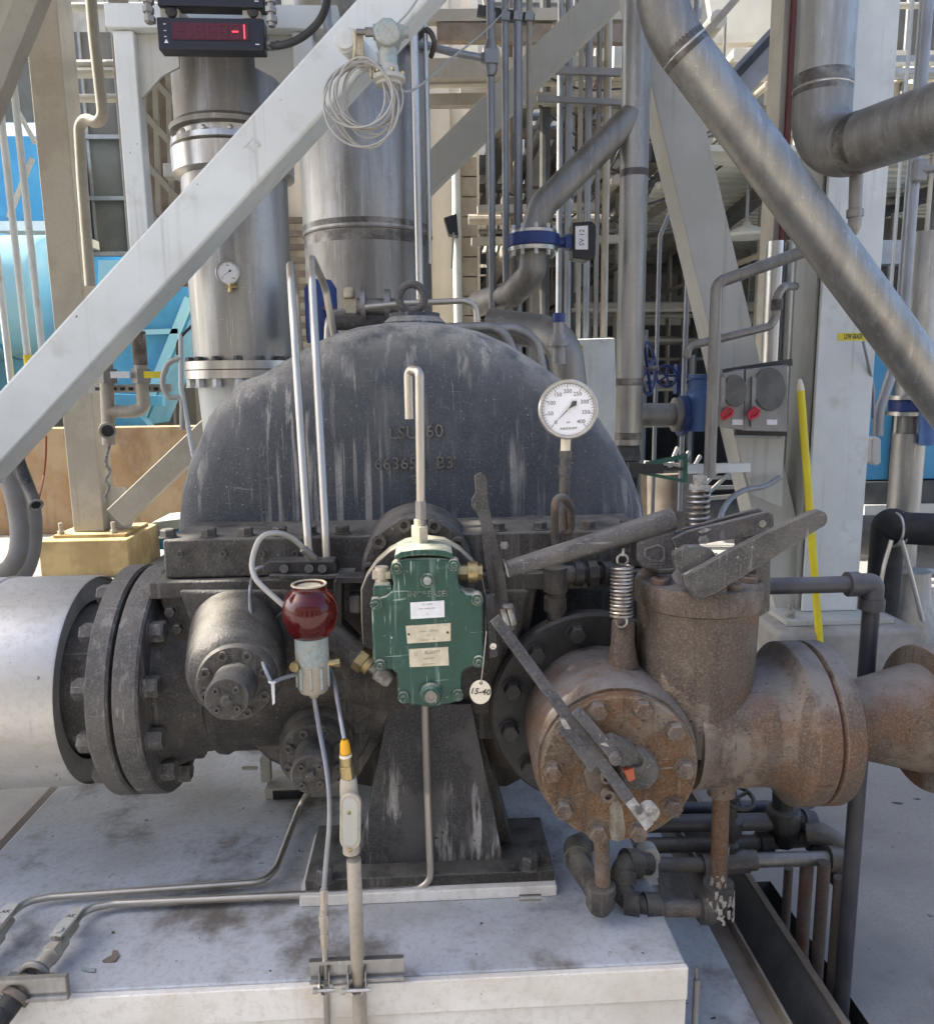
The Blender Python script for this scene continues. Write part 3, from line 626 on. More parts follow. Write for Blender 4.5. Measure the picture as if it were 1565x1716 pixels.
t.add('tail', MB().ppx([(454, 1143), (460, 1143), (461, 1178), (457, 1182)], 1.436, .0015), M['whitelabel'])
t.add('band', MB().torus(W(456, 1143, 1.44), (.2, .1, 1), .0055, .002, 16, 8), M['whitelabel'])
t.done()
pipe('branch_cable', 'short braided cable from the tie to the oiler cup', 'cable', [W(455, 1146, 1.44), W(470, 1138, 1.46), W(496, 1130, 1.50)], .004, M['galv'], sm=4)

# ================================================================== conduit with the vibration probe cable
t = T('probe_conduit', 'beige conduit with an oval-lidded fitting and yellow cable cap', 'conduit')
YC = 1.405
pt = lambda px, py: W(px, py, YC)
t.add('conduit_pipe', MB().cyl(pt(593, 1440), pt(607, 1800), .0142), M['conduit'])
a, b = pt(584, 1306), pt(590, 1448)
mb = MB().lathe(a, b-a, [(.0145, -.004), (.0165, .002), (.0175, .02), (.0178, .12), (.0165, .145), (.0165, .153), (.0145, .154)], 32); lbk = t.add('conduit_body', mb, M['conduit'])
o = [(587+math.cos(u)*18, 1378+ (30 if math.sin(u) > 0 else -30)+math.sin(u)*18) for u in [2*math.pi*i/24 for i in range(24)]]
lid = t.add('lid', MB().ppx(o, YC-.024, .014), M['conduit'], lbk, .003)
o2 = [(587+(x-587)*.72, 1378+(y-1378)*.86) for x, y in o]
t.add('lid_panel', MB().ppx(o2, YC-.0255, .003), M['greywhite'], lid, .0006)
for px, py in ((587, 1350), (588, 1412)): t.add('lid_screw', MB().sphere(pt(px, py)-Y_*.025, .0045, (1, .6, 1), 10), M['brass'], lid)
t.add('reducer', MB().cyl(pt(580, 1282), pt(583, 1304), .0135, n=8).cyl(pt(579, 1262), pt(580, 1282), .0115).cyl(pt(583, 1304), pt(584, 1312), .0105), M['brass'], bevel=.001)
t.add('cable_cap', MB().lathe(pt(579, 1262), pt(577, 1234)-pt(579, 1262), [(.0098, 0), (.0103, .004), (.0090, .020), (.0065, .027), (0, .0275)], 24), M['amber'])
t.add('cable_cap_ring', MB().cyl(pt(579, 1263), pt(579.5, 1268), .0118), M['white_plastic'])
t.done()
pipe('sensor_cable', 'braided cable dropping into the yellow cap of the conduit', 'cable', [W(553, 1120, 1.56), W(560, 1140, 1.53), W(565, 1170, 1.48), (W(571, 1205, 1.43)), pt(577, 1238)], .0042, M['galv'], sm=6)
t = T('oil_drain_hose', 'slim braided hose from the oiler down to compression fittings', 'hose')
t.add('hose', MB().tube([W(526, 1164, 1.52), W(529, 1185, 1.52), W(536, 1225, 1.50), W(546, 1280, 1.46), W(552, 1330, 1.43), W(552, 1385, 1.41), W(547, 1440, YC), W(543, 1492, YC)], .0052, 12, sm=6), M['galv'])
t.add('fitting', MB().cyl(W(543, 1490, YC), W(543, 1512, YC), .0085, n=6).cyl(W(543, 1512, YC), W(543, 1532, YC), .0075).cyl(W(543, 1532, YC), W(544, 1553, YC), .0112, n=6).cyl(W(544, 1553, YC), W(544, 1563, YC), .008).cyl(W(544, 1563, YC), W(544, 1572, YC), .0095, n=6).cyl(W(544, 1572, YC), W(545, 1588, YC), .0085, n=6), M['conduit'], bevel=.0008)
t.add('drain_tube', MB().cyl(W(545, 1588, YC), W(551, 1800, YC), .0062), M['tube'])
t.done()
def strut(t, a, b, w=.041, h=.021):
    """open steel channel lying along a-b"""
    a, b = V(a), V(b); n = (b-a).normalized(); o = Z_
    pr = [(-w/2, -.012), (-w/2, .012), (-w/2+.008, .012), (-w/2+.008, .0095), (-w/2+.0025, .0095), (-w/2+.0025, -.0095), (w/2-.0025, -.0095), (w/2-.0025, .0095), (w/2-.008, .0095), (w/2-.008, .012), (w/2, .012), (w/2, -.012)]
    pr = [(-w/2, 0), (-w/2, -h), (-w/2+.007, -h), (-w/2+.007, -h+.0025), (-w/2+.0025, -h+.0025), (-w/2+.0025, -.0025), (w/2-.0025, -.0025), (w/2-.0025, -h+.0025), (w/2-.007, -h+.0025), (w/2-.007, -h), (w/2, -h), (w/2, 0)]
    return MB().prism([a+o*x+Y_*y for x, y in pr], b-a)
t = T('strut_channel', 'short steel channel clamping the conduit and drain tube to the skid', 'channel')
a, b = W(520, 1624, 1.409), W(677, 1617, 1.409)
a.y = b.y = 1.4085
cz = strut(None, a, b, .050, .012); st = t.add('channel', cz, M['steel_bright'])
for px, r in ((545, .0085), (599, .0165)):
    p = W(px, 1632, YC-.004)
    mb = MB()
    for s in (-1, 1): mb.bar(p+V((s*(r+.001), -.004, -.022)), p+V((s*(r+.001), -.004, .016)), .0022, .024, Y_).bar(p+V((s*(r+.001), -.004, -.022)), p+V((s*.004, -.020, -.03)), .0022, .014, Y_)
    cl = t.add('pipe_clamp', mb, M['steel_bright'])
    t.add('clamp_bolt', MB().cyl(p+V((-r-.012, -.018, -.022)), p+V((r+.012, -.018, -.022)), .0035).cyl(p+V((-r-.014, -.018, -.022)), p+V((-r-.006, -.018, -.022)), .0065, n=6), M['steel_bright'], cl)
t.done()

# ================================================================== the two polished tubes up the front, and the drain tubes on the skid
gp = 'polished tubes bent over the dome'
for lab, q in (('left polished tube standing in front of the turbine dome', [(503, 590, 2.15), (494, 480, 2.10), (486, 440, 1.98), (488, 470, 1.92), (516, 900, 1.70), (519, 940, 1.69)]),
               ('taller polished tube with the higher bend before the turbine dome', [(563, 580, 2.2), (545, 480, 2.15), (521, 428, 1.99), (523, 470, 1.92), (546, 900, 1.70), (549, 960, 1.69)])):
    pts = [W(*w) for w in q]
    pipe('steel_tube', lab, 'tube', pts, .0095, M['tube'], .045, gp)
pipe('return_tube', 'short steel tube rising behind the dome beside the blue actuator', 'tube', [W(548, 575, 2.3), W(549, 540, 2.3), W(556, 525, 2.36), W(575, 522, 2.5)], .009, M['tube'], .03)
zt = .474
pts = [G(-40, 1560, zt), G(12, 1538, zt), G(40, 1512, zt), G(85, 1503, zt), G(440, 1478, zt), G(463, 1455, zt), G(505, 1345, zt), G(520, 1325, .56)]
pipe('drain_tube', 'rear drain tube on the skid, bending back under the turbine', 'tube', pts, .0085, M['tube'], .05)
e = G(690, 1487, zt); vx = G(718, 1484, zt)
top = W(712, 1184, 1.56)
pts = [G(117, 1560, zt), G(140, 1524, zt), G(190, 1514, zt), G(660, 1492, zt), G(717, 1487, zt), V((vx.x+.002, G(717, 1487, zt).y, .80)), V((top.x, top.y+.02, top.z))]
pts[-2] = V((top.x, pts[4].y, .72)); pts[4] = V((top.x+.004, pts[4].y, zt))
pipe('governor_drain_tube', 'steel tube from under the governor bending left across the skid', 'tube', pts, .0088, M['tube'], .04)

# valves at lower left
def ball_valve_small(lab, x0, y0, s=1):
    t = T('needle_valve', lab, 'valve')
    a = G(x0+110, y0-75, zt+.012); b = G(x0+20, y0+38, zt+.012); ax = (b-a).normalized(); L = (b-a).length
    t.add('body', MB().cyl(a+ax*L*.30, a+ax*L*.78, .017, n=24).cyl(a+ax*L*.05, a+ax*L*.32, .012, n=6).cyl(a+ax*L*.42, a+ax*L*.55, .021, n=6), M['conduit'], bevel=.001)
    h = a+ax*L*.34+Z_*.028
    n = Z_.cross(ax)
    ha = t.add('handle', MB().obox(h-ax*.030, (ax, n, Z_), (.045, .014, .0022)).cyl(h-Z_*.02, h+Z_*.006, .009), M['greywhite'], bevel=.001)
    t.add('handle_lettering', MB().text('AK', h-ax*.045+Z_*.0024, n, -ax, .015, .0003), M['ink'], ha)
    t.add('packing_nut', MB().cyl(h+ax*.006-Z_*.02, h+ax*.006+Z_*.0, .0115, n=6), M['steel_dull'])
    c = a+ax*L*.82
    t.add('clamp', MB().torus(c, ax, .026, .007, 32, 8).obox(c+n*.036, (ax, n, Z_), (.006, .016, .004)).obox(c-n*.036, (ax, n, Z_), (.006, .016, .004)), M['steel_dull'])
    return t, a, b, ax
t, a, b, ax = ball_valve_small('lever needle valve with a labelled handle joined to a black hose', 20, 1620); t.done()
t = T('hose_union', 'dark brass-nut hose union at the lower left of the skid', 'hose union')
u = G(38, 1655, zt-.008); v2 = G(5, 1700, zt-.03); ax2 = (v2-u).normalized()
t.add('union_nut', MB().cyl(u-ax2*.02, u+ax2*.010, .026, n=8).cyl(u+ax2*.010, u+ax2*.024, .029).cyl(u-ax2*.035, u-ax2*.02, .018), M['grid'], bevel=.002)
t.add('hose', MB().tube([u+ax2*.02, u+ax2*.05, v2+ax2*.01, v2+ax2*.05-Z_*.05, v2+ax2*.06-Z_*.25], .022, 20, sm=5), M['rubber'])
t.done()
t, a, b, ax = ball_valve_small('second needle valve cut by the frame at the rear drain tube', -88, 1612); t.done()
t = T('strut_channel', 'steel channel under the lower left hose union', 'channel')
a, b = W(-60, 1652, 1.42), W(120, 1642, 1.42)
for p in (a, b): p.z += .0
t.add('channel', strut(None, a+V((0, -.012, 0)), b+V((0, -.012, 0)), .052, .012), M['steel_bright']); 
t.add('end_cap', MB().box((b.x, b.y-.024, b.z-.024), (b.x+.003, b.y-.012, b.z+.026)), M['steel_dull']); t.done()

# leaf and chips lying on the skid
lf = [G(*q, .4515) for q in [(172, 1612), (180, 1604), (188, 1602), (190, 1594), (198, 1593), (200, 1603), (194, 1612), (182, 1613)]]
mb = MB().prism(lf, (0, 0, .0015)); mb.v = [v+Z_*.004*((i % 3)-1)*(.5) for i, v in enumerate(mb.v)]
solo('dry_leaf', 'small brown dry leaf lying on the white skid top', 'leaf', mb, M['grid'])
lf = [G(*q, .4515) for q in [(137, 1627), (150, 1623), (161, 1624), (160, 1630), (150, 1630)]]
solo('paint_flake', 'dark green paint flake on the white skid near the hose', 'paint flake', MB().prism(lf, (0, 0, .002)), M['palevalve'])

# ================================================================== pressure gauge
def gauge(t, c, n, up, r, dep, nums, needle, m_case, txt=None, big=True):
    n = V(n).normalized(); up = (V(up)-n*V(up).dot(n)).normalized(); rt = up.cross(n)
    cs = t.add('case', MB().lathe(c-n*dep, n, [(0, 0), (r*.86, 0), (r*.93, dep*.15), (r*.93, dep*.7), (r, dep*.72), (r, dep*1.0), (r*.965, dep*1.06), (r*.90, dep*1.06), (r*.87, dep*.98)], 64, False), m_case)
    dl = t.add('dial', MB().lathe(c-n*dep*.06, n, [(r*.9, 0), (0, .0001)], 56, False), M['dial'])
    mb = MB(); q0 = c-n*(dep*.06-.0003)
    N = 40
    for i in range(N+1):
        a = math.radians(225-270*i/N); L = .16 if i % 5 == 0 else .08
        e = rt*math.cos(a)+up*math.sin(a); s = rt*-math.sin(a)+up*math.cos(a)
        mb.obox(q0+e*r*(.86-L/2), (e, s, n), (r*L/2, r*(.008 if i % 5 == 0 else .005), .0002))
    if big:
        mb.torus(q0, n, r*.865, r*.005, 64, 4)
    for k, tx in enumerate(nums):
        if not tx: continue
        a = math.radians(225-270*k/(len(nums)-1)); e = rt*math.cos(a)+up*math.sin(a)
        mb.text(tx, q0+e*r*.60, rt, up, r*.19, .0002)
    if txt: mb.text(txt, q0-up*r*.64, rt, up, r*.115, .0002, bold=.004); mb.text('psi', q0-up*r*.42, rt, up, r*.10, .0002)
    t.add('scale', mb, M['ink'], dl)
    a = math.radians(needle); e = rt*math.cos(a)+up*math.sin(a); s = rt*-math.sin(a)+up*math.cos(a); q = c-n*(dep*.06-.004)
    mb = MB().prism([q+e*r*.80, q+s*r*.022-e*r*.02, q-e*r*.12+s*r*.03, q-e*r*.28+s*r*.10, q-e*r*.40, q-e*r*.28-s*r*.10, q-e*r*.12-s*r*.03, q-s*r*.022-e*r*.02], n*.0008)
    nd = t.add('needle', mb, M['ink'], dl); t.add('needle_hub', MB().lathe(q, n, [(r*.05, 0), (r*.05, .002), (0, .0025)], 16), M['steel_bright'], nd)
t = T('pressure_gauge', 'large round white-faced pressure gauge on a stem before the dome', 'gauge')
gcn = W(952, 686, 1.66); rg = 50*mpp(gcn)
gauge(t, gcn, (-.06, -1, .06), (-.03, 0, 1), rg, .05, ['0', '50', '100', '150', '200', '250', '300', '350', '400'], 223, M['steel_bright'], 'ASHCROFT')
YS = 1.69
st = lambda px, py: W(px, py, YS)
t.add('stem', MB().cyl(st(948, 732), st(947, 758), .011, n=20), M['white_plastic'])
t.add('coupling', MB().cyl(st(947, 755), st(947, 768), .0155, n=6).cyl(st(947, 768), st(946, 782), .012).cyl(st(946, 782), st(946, 796), .0155, n=6), M['rustpipe'], bevel=.001)
t.done()
t = T('siphon_pipe', 'short dark pipe with a U-bend siphon under the big gauge', 'pipe')
t.add('riser', MB().cyl(st(946, 796), st(943, 888), .0115), M['rustpipe'])
t.add('siphon', MB().tube([st(944, 884), st(948, 893), st(957, 886), W(957, 850, 1.66), W(945, 832, 1.63), W(931, 836, 1.62), W(929, 852, 1.62), W(930, 900, 1.66), W(932, 935, 1.67)], .0085, 16, .03, sm=0), M['rustpipe'])
t.add('elbow_body', MB().tube([W(960, 962, 1.68), W(935, 962, 1.67), W(932, 985, 1.67), W(932, 1085, 1.67)], .020, 20, .03).cyl(W(930, 950, 1.67), W(931, 990, 1.67), .027).cyl(W(930, 1000, 1.67), W(930, 1022, 1.67), .025), M['cast'])
t.done()
mb = MB().cyl(W(960, 962, 1.68), W(1045, 960, 1.70), .021).cyl(W(985, 962, 1.68), W(1000, 961, 1.68), .030, n=8).cyl(W(1005, 961, 1.68), W(1020, 961, 1.69), .028).cyl(W(962, 962, 1.68), W(975, 962, 1.68), .028)
solo('pipe_union', 'dark iron pipe union lying behind the near spring', 'pipe union', mb, M['black'])

# ================================================================== rusty trip valve
t = T('trip_valve', 'large rusty steam trip valve with a bolted round front cover', 'valve')
fc = W(1038, 1290, 1.40); mv = mpp(fc)
rc = 131*mv
bk = W(1006, 1212, 1.60)
axb = (fc-bk).normalized()
mb = MB().lathe(fc, axb, [(rc*.9, -.30), (rc*1.06, -.25), (rc*1.09, -.19), (rc*1.085, -.05), (rc*1.06, -.036), (rc*1.03, -.030), (rc*.8, -.029)], 72)
bd = t.add('barrel', mb, M['rust'], smooth=50)
mb = MB().lathe(fc, axb, [(rc*.9, -.034), (rc*1.0, -.026), (rc*1.005, -.004), (rc*.985, 0), (0, 0)], 72); cv = t.add('cover', mb, M['rust_or'])
u, v, w = basis(axb)
for x, y in ((540, 950), (722, 945), (855, 1035), (895, 1190), (845, 1345), (705, 1445), (540, 1450), (400, 1355), (355, 1200), (405, 1035)):
    px, py = z3(x, y); r0 = ray(px, py); p = CAMP+r0*((fc-CAMP).dot(axb)/r0.dot(axb))
    hexbolt(t, p, axb, .0185, .016, M['rust'], cv)
def oncov(x, y): px, py = z3(x, y); r0 = ray(px, py); return CAMP+r0*((fc-CAMP).dot(axb)/r0.dot(axb))
rs = [oncov(*q) for q in [(600, 1330), (622, 1318), (640, 1345), (648, 1400), (655, 1440), (648, 1480), (622, 1492), (598, 1484), (585, 1440), (592, 1390), (588, 1350)]]
t.add('residue_streak', MB().prism([q+axb*.0001 for q in rs], axb*.0007), M['residue'], cv)
# bonnet (vertical neck)
nx = W(1166, 1060, 1.56); mn = mpp(nx)
tz = W(1166, 1052, 1.56-.17).z
top = W(1168, 1005, 1.56)
rn = 100*mn
nb = V((nx.x, 1.56, 0))
z0 = W(1166, 1230, 1.56).z; zt_ = W(1166, 1040, 1.56-rn).z; zf = W(1166, 998, 1.56-rn).z
mb = MB().lathe(V((nb.x, nb.y, z0)), Z_, [(rn*.93, 0), (rn*.95, (zt_-z0)*.5), (rn*.98, zt_-z0), (rn*.7, zt_-z0)], 64); t.add('neck', mb, M['rust'])
mb = MB().lathe(V((nb.x, nb.y, zt_+.003)), Z_, [(rn*.9, 0), (rn*1.02, 0), (rn*1.03, .004), (rn*1.03, zf-zt_-.008), (rn*1.0, zf-zt_-.002), (0, zf-zt_)], 64); bn = t.add('bonnet', mb, M['rust'])
for k in range(8):
    an = math.radians(22+45*k); p = V((nb.x+math.sin(an)*rn*.78, nb.y-math.cos(an)*rn*.78, zf-.004))
    mb = MB().lathe(p, Z_, [(.019, 0), (.019, .016), (.017, .018), (.009, .018), (.009, .008), (0, .008)], 20); t.add('bolt', mb, M['brownpipe'], bn)
# pedestal block on the bonnet right
mb = MB().ppx([z3(1190, 205), z3(1255, 205), z3(1250, 550), z3(1205, 575), z3(1190, 560)], 1.52, .12); t.add('bonnet_post', mb, M['lever'], bn, .006)
# spring lug
mb = MB().lathe(W(*z3(642, 770), 1.535), Z_, [(.034, 0), (.028, .03), (.0245, .05), (.0235, (W(*z3(640, 578), 1.535)-W(*z3(642, 770), 1.535)).z-.006), (.018, (W(*z3(640, 578), 1.535)-W(*z3(642, 770), 1.535)).z), (0, (W(*z3(640, 578), 1.535)-W(*z3(642, 770), 1.535)).z)], 28); lg = t.add('spring_lug', mb, M['rust'], bevel=.008)
t.add('lug_eye', MB().cyl(W(*z3(640, 612), 1.514), W(*z3(640, 612), 1.5085), .008), M['black'], lg)
# outlet to the right
oc = W(1300, 1210, 1.56); mo = mpp(oc); rb = 104*mo; rf = 134*mo
xg = XP(1382, 1210, 1).x  # unused scale
gx = W(1343, 1210, 1.56).x
mb = MB().lathe((nb.x, 1.56, oc.z), X_, [(rb*.98, -.02), (rb*.98, gx-nb.x-.105), (rb*1.0, gx-nb.x-.085), (rb*1.09, gx-nb.x-.064), (rf*.98, gx-nb.x-.050), (rf, gx-nb.x-.046), (rf, gx-nb.x-.003), (rf*.97, gx-nb.x), (rb*.7, gx-nb.x)], 72)
t.add('outlet_flange', mb, M['rust'], smooth=40)
mb = MB().lathe((gx+.002, 1.56, oc.z), X_, [(rb*.7, -.003), (rf*.955, -.003), (rf*.955, .003), (rb*.7, .003)], 64, False); t.add('gasket', mb, M['maroon'])
# lower drain boss
t.add('drain_boss', MB().cyl(W(1208, 1310, 1.56), W(1208, 1330, 1.56), .03), M['rust'])
t.done()
t = T('steam_supply_pipe', 'rusty flanged pipe widening to the right of the trip valve', 'pipe')
mb = MB().lathe((gx+.006, 1.56, oc.z), X_, [(rb*.7, 0), (rf*.97, 0), (rf, .004), (rf, .036), (rf*.985, .042), (rf*.72, .050), (rf*.54, .060), (rf*.47, .075), (rf*.455, .09)], 72); t.add('flange', mb, M['rust'], smooth=40)
mb = MB().lathe((gx+.094, 1.56, oc.z), X_, [(rf*.45, 0), (rf*.475, .004), (rf*.475, .010), (rf*.49, .03), (rf*.56, .08), (rf*.63, .13), (rf*.68, .17), (rf*.68, .5)], 64); t.add('reducer', mb, M['rust'], smooth=50)
mb = MB().lathe((gx+.262, 1.56, oc.z), X_, [(rf*.7, 0), (rf*.90, .002), (rf*.91, .006), (rf*.91, .06), (rf*.7, .06)], 64); t.add('second_flange', mb, M['rust'])
t.done()

# ================================================================== trip linkage of bars, levers and springs
t = T('trip_linkage', 'long flat steel bar linkage running down to the rusty valve cover', 'linkage')
def zb(x, y, Y): return W(*z3(x, y), Y)
# long flat bar in front of the cover
a, b = zb(118, 575, 1.44), zb(722, 1392, 1.325)
mb = MB().bar(a, b, .0225, .008, V((.3, -1, .2)))
t.add('long_bar', mb, M['lever'], bevel=.0015)
a1 = zb(450, 950, 1.375); b1 = zb(618, 1150, 1.345)
t.add('short_bar', MB().bar(a1, b1, .022, .007, V((.3, -1, .2))).cyl(b1+V((-.004, -.008, 0)), b1+V((.0, .004, 0)), .012), M['lever'], bevel=.0015)
a1 = zb(395, 1010, 1.372); b1 = zb(530, 1190, 1.35)
t.add('rear_bar', MB().bar(a1, b1, .024, .006, V((.3, -1, .2))), M['lever'], bevel=.0015)
cl = t.add('clevis', MB().prism([zb(x, y, 1.352) for x, y in ((560, 1090), (610, 1070), (690, 1108), (712, 1135), (700, 1175), (640, 1190), (600, 1160), (575, 1130))], (0, .03, 0)), M['lever'], bevel=.003)
t.add('pivot_boss', MB().lathe(zb(700, 1175, 1.40), axb, [(.037, -.01), (.037, .03), (.034, .034), (.016, .034)], 36).torus(zb(700, 1165, 1.362), axb, .016, .006, 24, 8), M['lever'])
hub = t.add('hub_plate', MB().prism([zb(x, y, 1.384) for x, y in ((485, 1215), (520, 1165), (640, 1240), (655, 1290), (615, 1335), (560, 1325), (500, 1270))], (0, .012, 0)), M['rustpipe'], bevel=.003)
t.add('retaining_clip', MB().prism([zb(x, y, 1.35) for x, y in ((648, 1205), (690, 1192), (697, 1238), (668, 1252))], (0, .018, 0)).prism([zb(x, y, 1.362) for x, y in ((595, 1250), (612, 1248), (650, 1292), (632, 1296))], (0, .012, 0)), M['orange'], bevel=.002)
for x, y, r in ((580, 1294, .013), (572, 1222, .010)): capscrew(t, zb(x, y, 1.38), axb, r, .014, M['brownpipe'], hub)
n_ = V((.3, -1, .2)).normalized()
for q, rr in ((zb(135, 598, 1.441), .0085), (zb(470, 1050, 1.381), .008), (zb(700, 1358, 1.33), .0085)):
    t.add('pin', MB().lathe(q+n_*.003, n_, [(rr*1.25, 0), (rr*1.25, .002), (rr, .0025), (rr, .007), (rr*.6, .008), (0, .008)], 6), M['lever'])
tip = zb(722, 1375, 1.328)
t.add('bar_end', MB().cyl(tip+V((.018, .0, -.004)), tip+V((.014, .02, -.002)), .018).obox(tip+V((-.006, -.006, .002)), ((b-a), (b-a).cross(V((.3, -1, .2))), V((.3, -1, .2))), (.030, .010, .0015)), M['chip'], bevel=.001)
for x, y, sx, sy in ((405, 1010, 14, 18), (580, 1105, 16, 26)):
    pass
t.add('white_chip', MB().prism([zb(x, y, 1.349) for x, y in ((552, 1092), (575, 1088), (610, 1125), (620, 1145), (600, 1143))], (0, .002, 0)).prism([zb(x, y, 1.366) for x, y in ((385, 990), (405, 988), (432, 1032), (405, 1030))], (0, .002, 0)), M['chip'])
t.done()

t = T('trip_lever', 'heavy dark tapered handle lever above the trip valve bonnet', 'lever')
YL = 1.52
hA, hB = zb(172, 378, YL+.022), zb(850, 170, YL+.022); k_ = mpp(hA)/2.445
hd_ = (hB-hA).normalized(); hu_ = Y_.cross(hd_)*-1
sec = lambda p, a, b: [p+hu_*(a*math.copysign(abs(math.sin(u))**.75, math.sin(u)))+Y_*(b*math.copysign(abs(math.cos(u))**.75, math.cos(u))) for u in [2*math.pi*i/28 for i in range(28)]]
ha = t.add('handle', MB().loft([sec(hA+(hB-hA)*f, k_*r_, .022) for f, r_ in ((0, 33), (.006, 35), (.5, 40), (.985, 47), (1, 45))]), M['lever'], smooth=50)
t.add('handle_end', MB().prism([zb(x, y, YL-.001) for x, y in ((160, 352), (166, 352), (180, 408), (172, 408))], (0, .04, 0)), M['steel_dull'], ha)
br = t.add('bracket', MB().ppx([z3(*q) for q in [(700, 262), (862, 214), (866, 395), (800, 402), (770, 380), (730, 375), (702, 345)]], YL+.006, .06), M['lever'], bevel=.006)
dd = [(735, 295), (790, 278), (812, 290), (815, 330), (800, 345), (760, 340), (735, 322)]
t.add('bracket_rim', MB().tube([zb(x, y, YL+.005) for x, y in dd+[dd[0]]], .003, 8), M['lever'], br)
pl = t.add('link_plate', MB().ppx([z3(*q) for q in [(845, 250), (905, 222), (1240, 140), (1262, 155), (1266, 205), (1250, 228), (860, 292)]], YL+.002, .014), M['lever'], bevel=.003)
t.add('rear_plate', MB().ppx([z3(*q) for q in [(850, 232), (900, 208), (1200, 125), (1225, 138), (900, 250)]], YL+.045, .012), M['lever'], bevel=.003)
for x, y, rr in ((980, 257, .008), (1215, 190, .0075)):
    p = zb(x, y, YL); k = t.add('pin', MB().lathe(p+Y_*.004, -Y_, [(rr, 0), (rr, .005), (rr*.6, .006), (0, .006)], 20), M['steel_dull'], pl)
t.add('worn_patch', MB().ppx([z3(*q) for q in [(952, 222), (985, 208), (1008, 212), (990, 222), (965, 230)]], YL+.0005, .001).ppx([z3(*q) for q in [(953, 258), (960, 242), (990, 238), (965, 250), (968, 272), (958, 272)]], YL+.0005, .001), M['chip'], pl)
t.done()
t = T('reset_lever', 'long round-tipped dark hand lever pivoted on the valve bonnet', 'lever')
YR = 1.415
t.add('pivot_plate', MB().ppx([z3(*q) for q in [(852, 312), (905, 282), (960, 280), (1010, 298), (1048, 340), (1076, 440), (1070, 480), (1010, 540), (985, 542), (930, 500), (900, 440), (862, 380)]], YR+.0185, .022), M['lever'], bevel=.005)
arm = [(893, 405), (960, 372), (1100, 295), (1250, 222), (1385, 160), (1440, 138), (1470, 143), (1482, 170), (1472, 196), (1445, 213), (1260, 330), (1110, 420), (1010, 480), (965, 490), (925, 470), (900, 440)]
sp = spline([V((*q, 0)) for q in arm+[arm[0]]], 5)[:-1]
ar = t.add('arm', MB().ppx([z3(q.x, q.y) for q in sp], YR, .018), M['lever'], bevel=.0055)
t.add('pivot_pin', MB().lathe(zb(962, 440, YR), -Y_, [(.0175, -.001), (.0175, .0006), (.016, .0012), (0, .0012)], 28), M['lever'], ar)
t.add('roller', MB().cyl(zb(872, 405, YR+.02), zb(872, 405, YR+.045), .012), M['lever'])
t.add('worn_patch', MB().ppx([z3(*q) for q in [(1016, 312), (1028, 308), (1040, 320), (1030, 326)]], YR+.0155, .0012).ppx([z3(*q) for q in [(890, 395), (930, 378), (900, 400)]], YR-.001, .0012), M['chip'])
t.done()
# springs
def spring(lab, p0, p1, Rr, r, turns):
    t = T('coil_spring', lab, 'spring')
    t.add('coil', MB().helix(p0, p1, Rr, r, turns), M['spring'])
    return t
s0, s1 = zb(642, 362, 1.50), zb(638, 572, 1.49)
m_ = mpp(s0)
t = spring('near steel coil spring hooked to the rusty valve lug', s0, s1, 17.5*m_, 2.3*m_, 14)
t.add('hook', MB().torus(s0+Z_*.012, Y_, .011, .0026, 24, 8).tube([s0+Z_*.02, s0+Z_*.035+X_*.002], .003, 8), M['spring']); t.add('hook', MB().torus(s1-Z_*.010, Y_, .011, .0026, 24, 8), M['spring'])
t.done()
s0, s1 = W(1171, 816, 1.72), W(1167, 885, 1.72)
t = spring('farther coil spring under a square-headed bolt behind the lever', s0, s1, 17*mpp(s0), 3.0*mpp(s0), 7.5)
t.add('bolt', MB().cyl(W(1173, 797, 1.72), W(1172, 816, 1.72), .016, n=6).cyl(W(1172, 812, 1.72), W(1171, 822, 1.72), .023).cyl(W(1172, 816, 1.72), W(1167, 890, 1.72), .010), M['chip'], bevel=.001)
t.done()
# upright notched arm between governor and gauge
t = T('control_lever', 'upright weathered notched lever beside the green governor', 'lever')
Ya = 1.60
arm = [(795, 798), (806, 792), (815, 800), (818, 840), (826, 880), (836, 920), (846, 965), (852, 1010), (850, 1040), (828, 1040), (822, 1000), (812, 940), (806, 880), (800, 862), (791, 850), (790, 838), (797, 825)]
a_ = t.add('arm', MB().ppx(arm, Ya, .014), M['lever'], bevel=.002)
t.add('pivot', MB().lathe(W(801, 846, Ya), -Y_, [(.010, -.001), (.010, .003), (0, .003)], 16), M['cast'], a_)
t.add('notches', MB().bar(W(826, 930, Ya-.002), W(838, 1020, Ya-.002), .008, .004), M['cast'], a_)
t.add('link', MB().ppx([(812, 998), (826, 996), (834, 1100), (820, 1104)], 1.545, .012), M['lever'], bevel=.002)
t.add('cap_screw', MB().lathe(W(826, 1082, 1.545), -Y_, [(.007, -.001), (.007, .004), (.004, .004), (.004, .002), (0, .002)], 16), M['steel_bright'])
t.add('swivel', MB().ppx([(842, 1018), (862, 1016), (866, 1045), (856, 1068), (845, 1062)], 1.50, .03), M['lever'], bevel=.005)
for px, py in ((846, 1022), (857, 1021)): t.add('roller', MB().cyl(W(px-4, py-2, 1.495), W(px+4, py+26, 1.49), .0065), M['spring'])
t.add('broken_seal', MB().sphere(W(845, 914, 1.62), .010, (1, .6, 1), 8), M['chip'])
t.done()

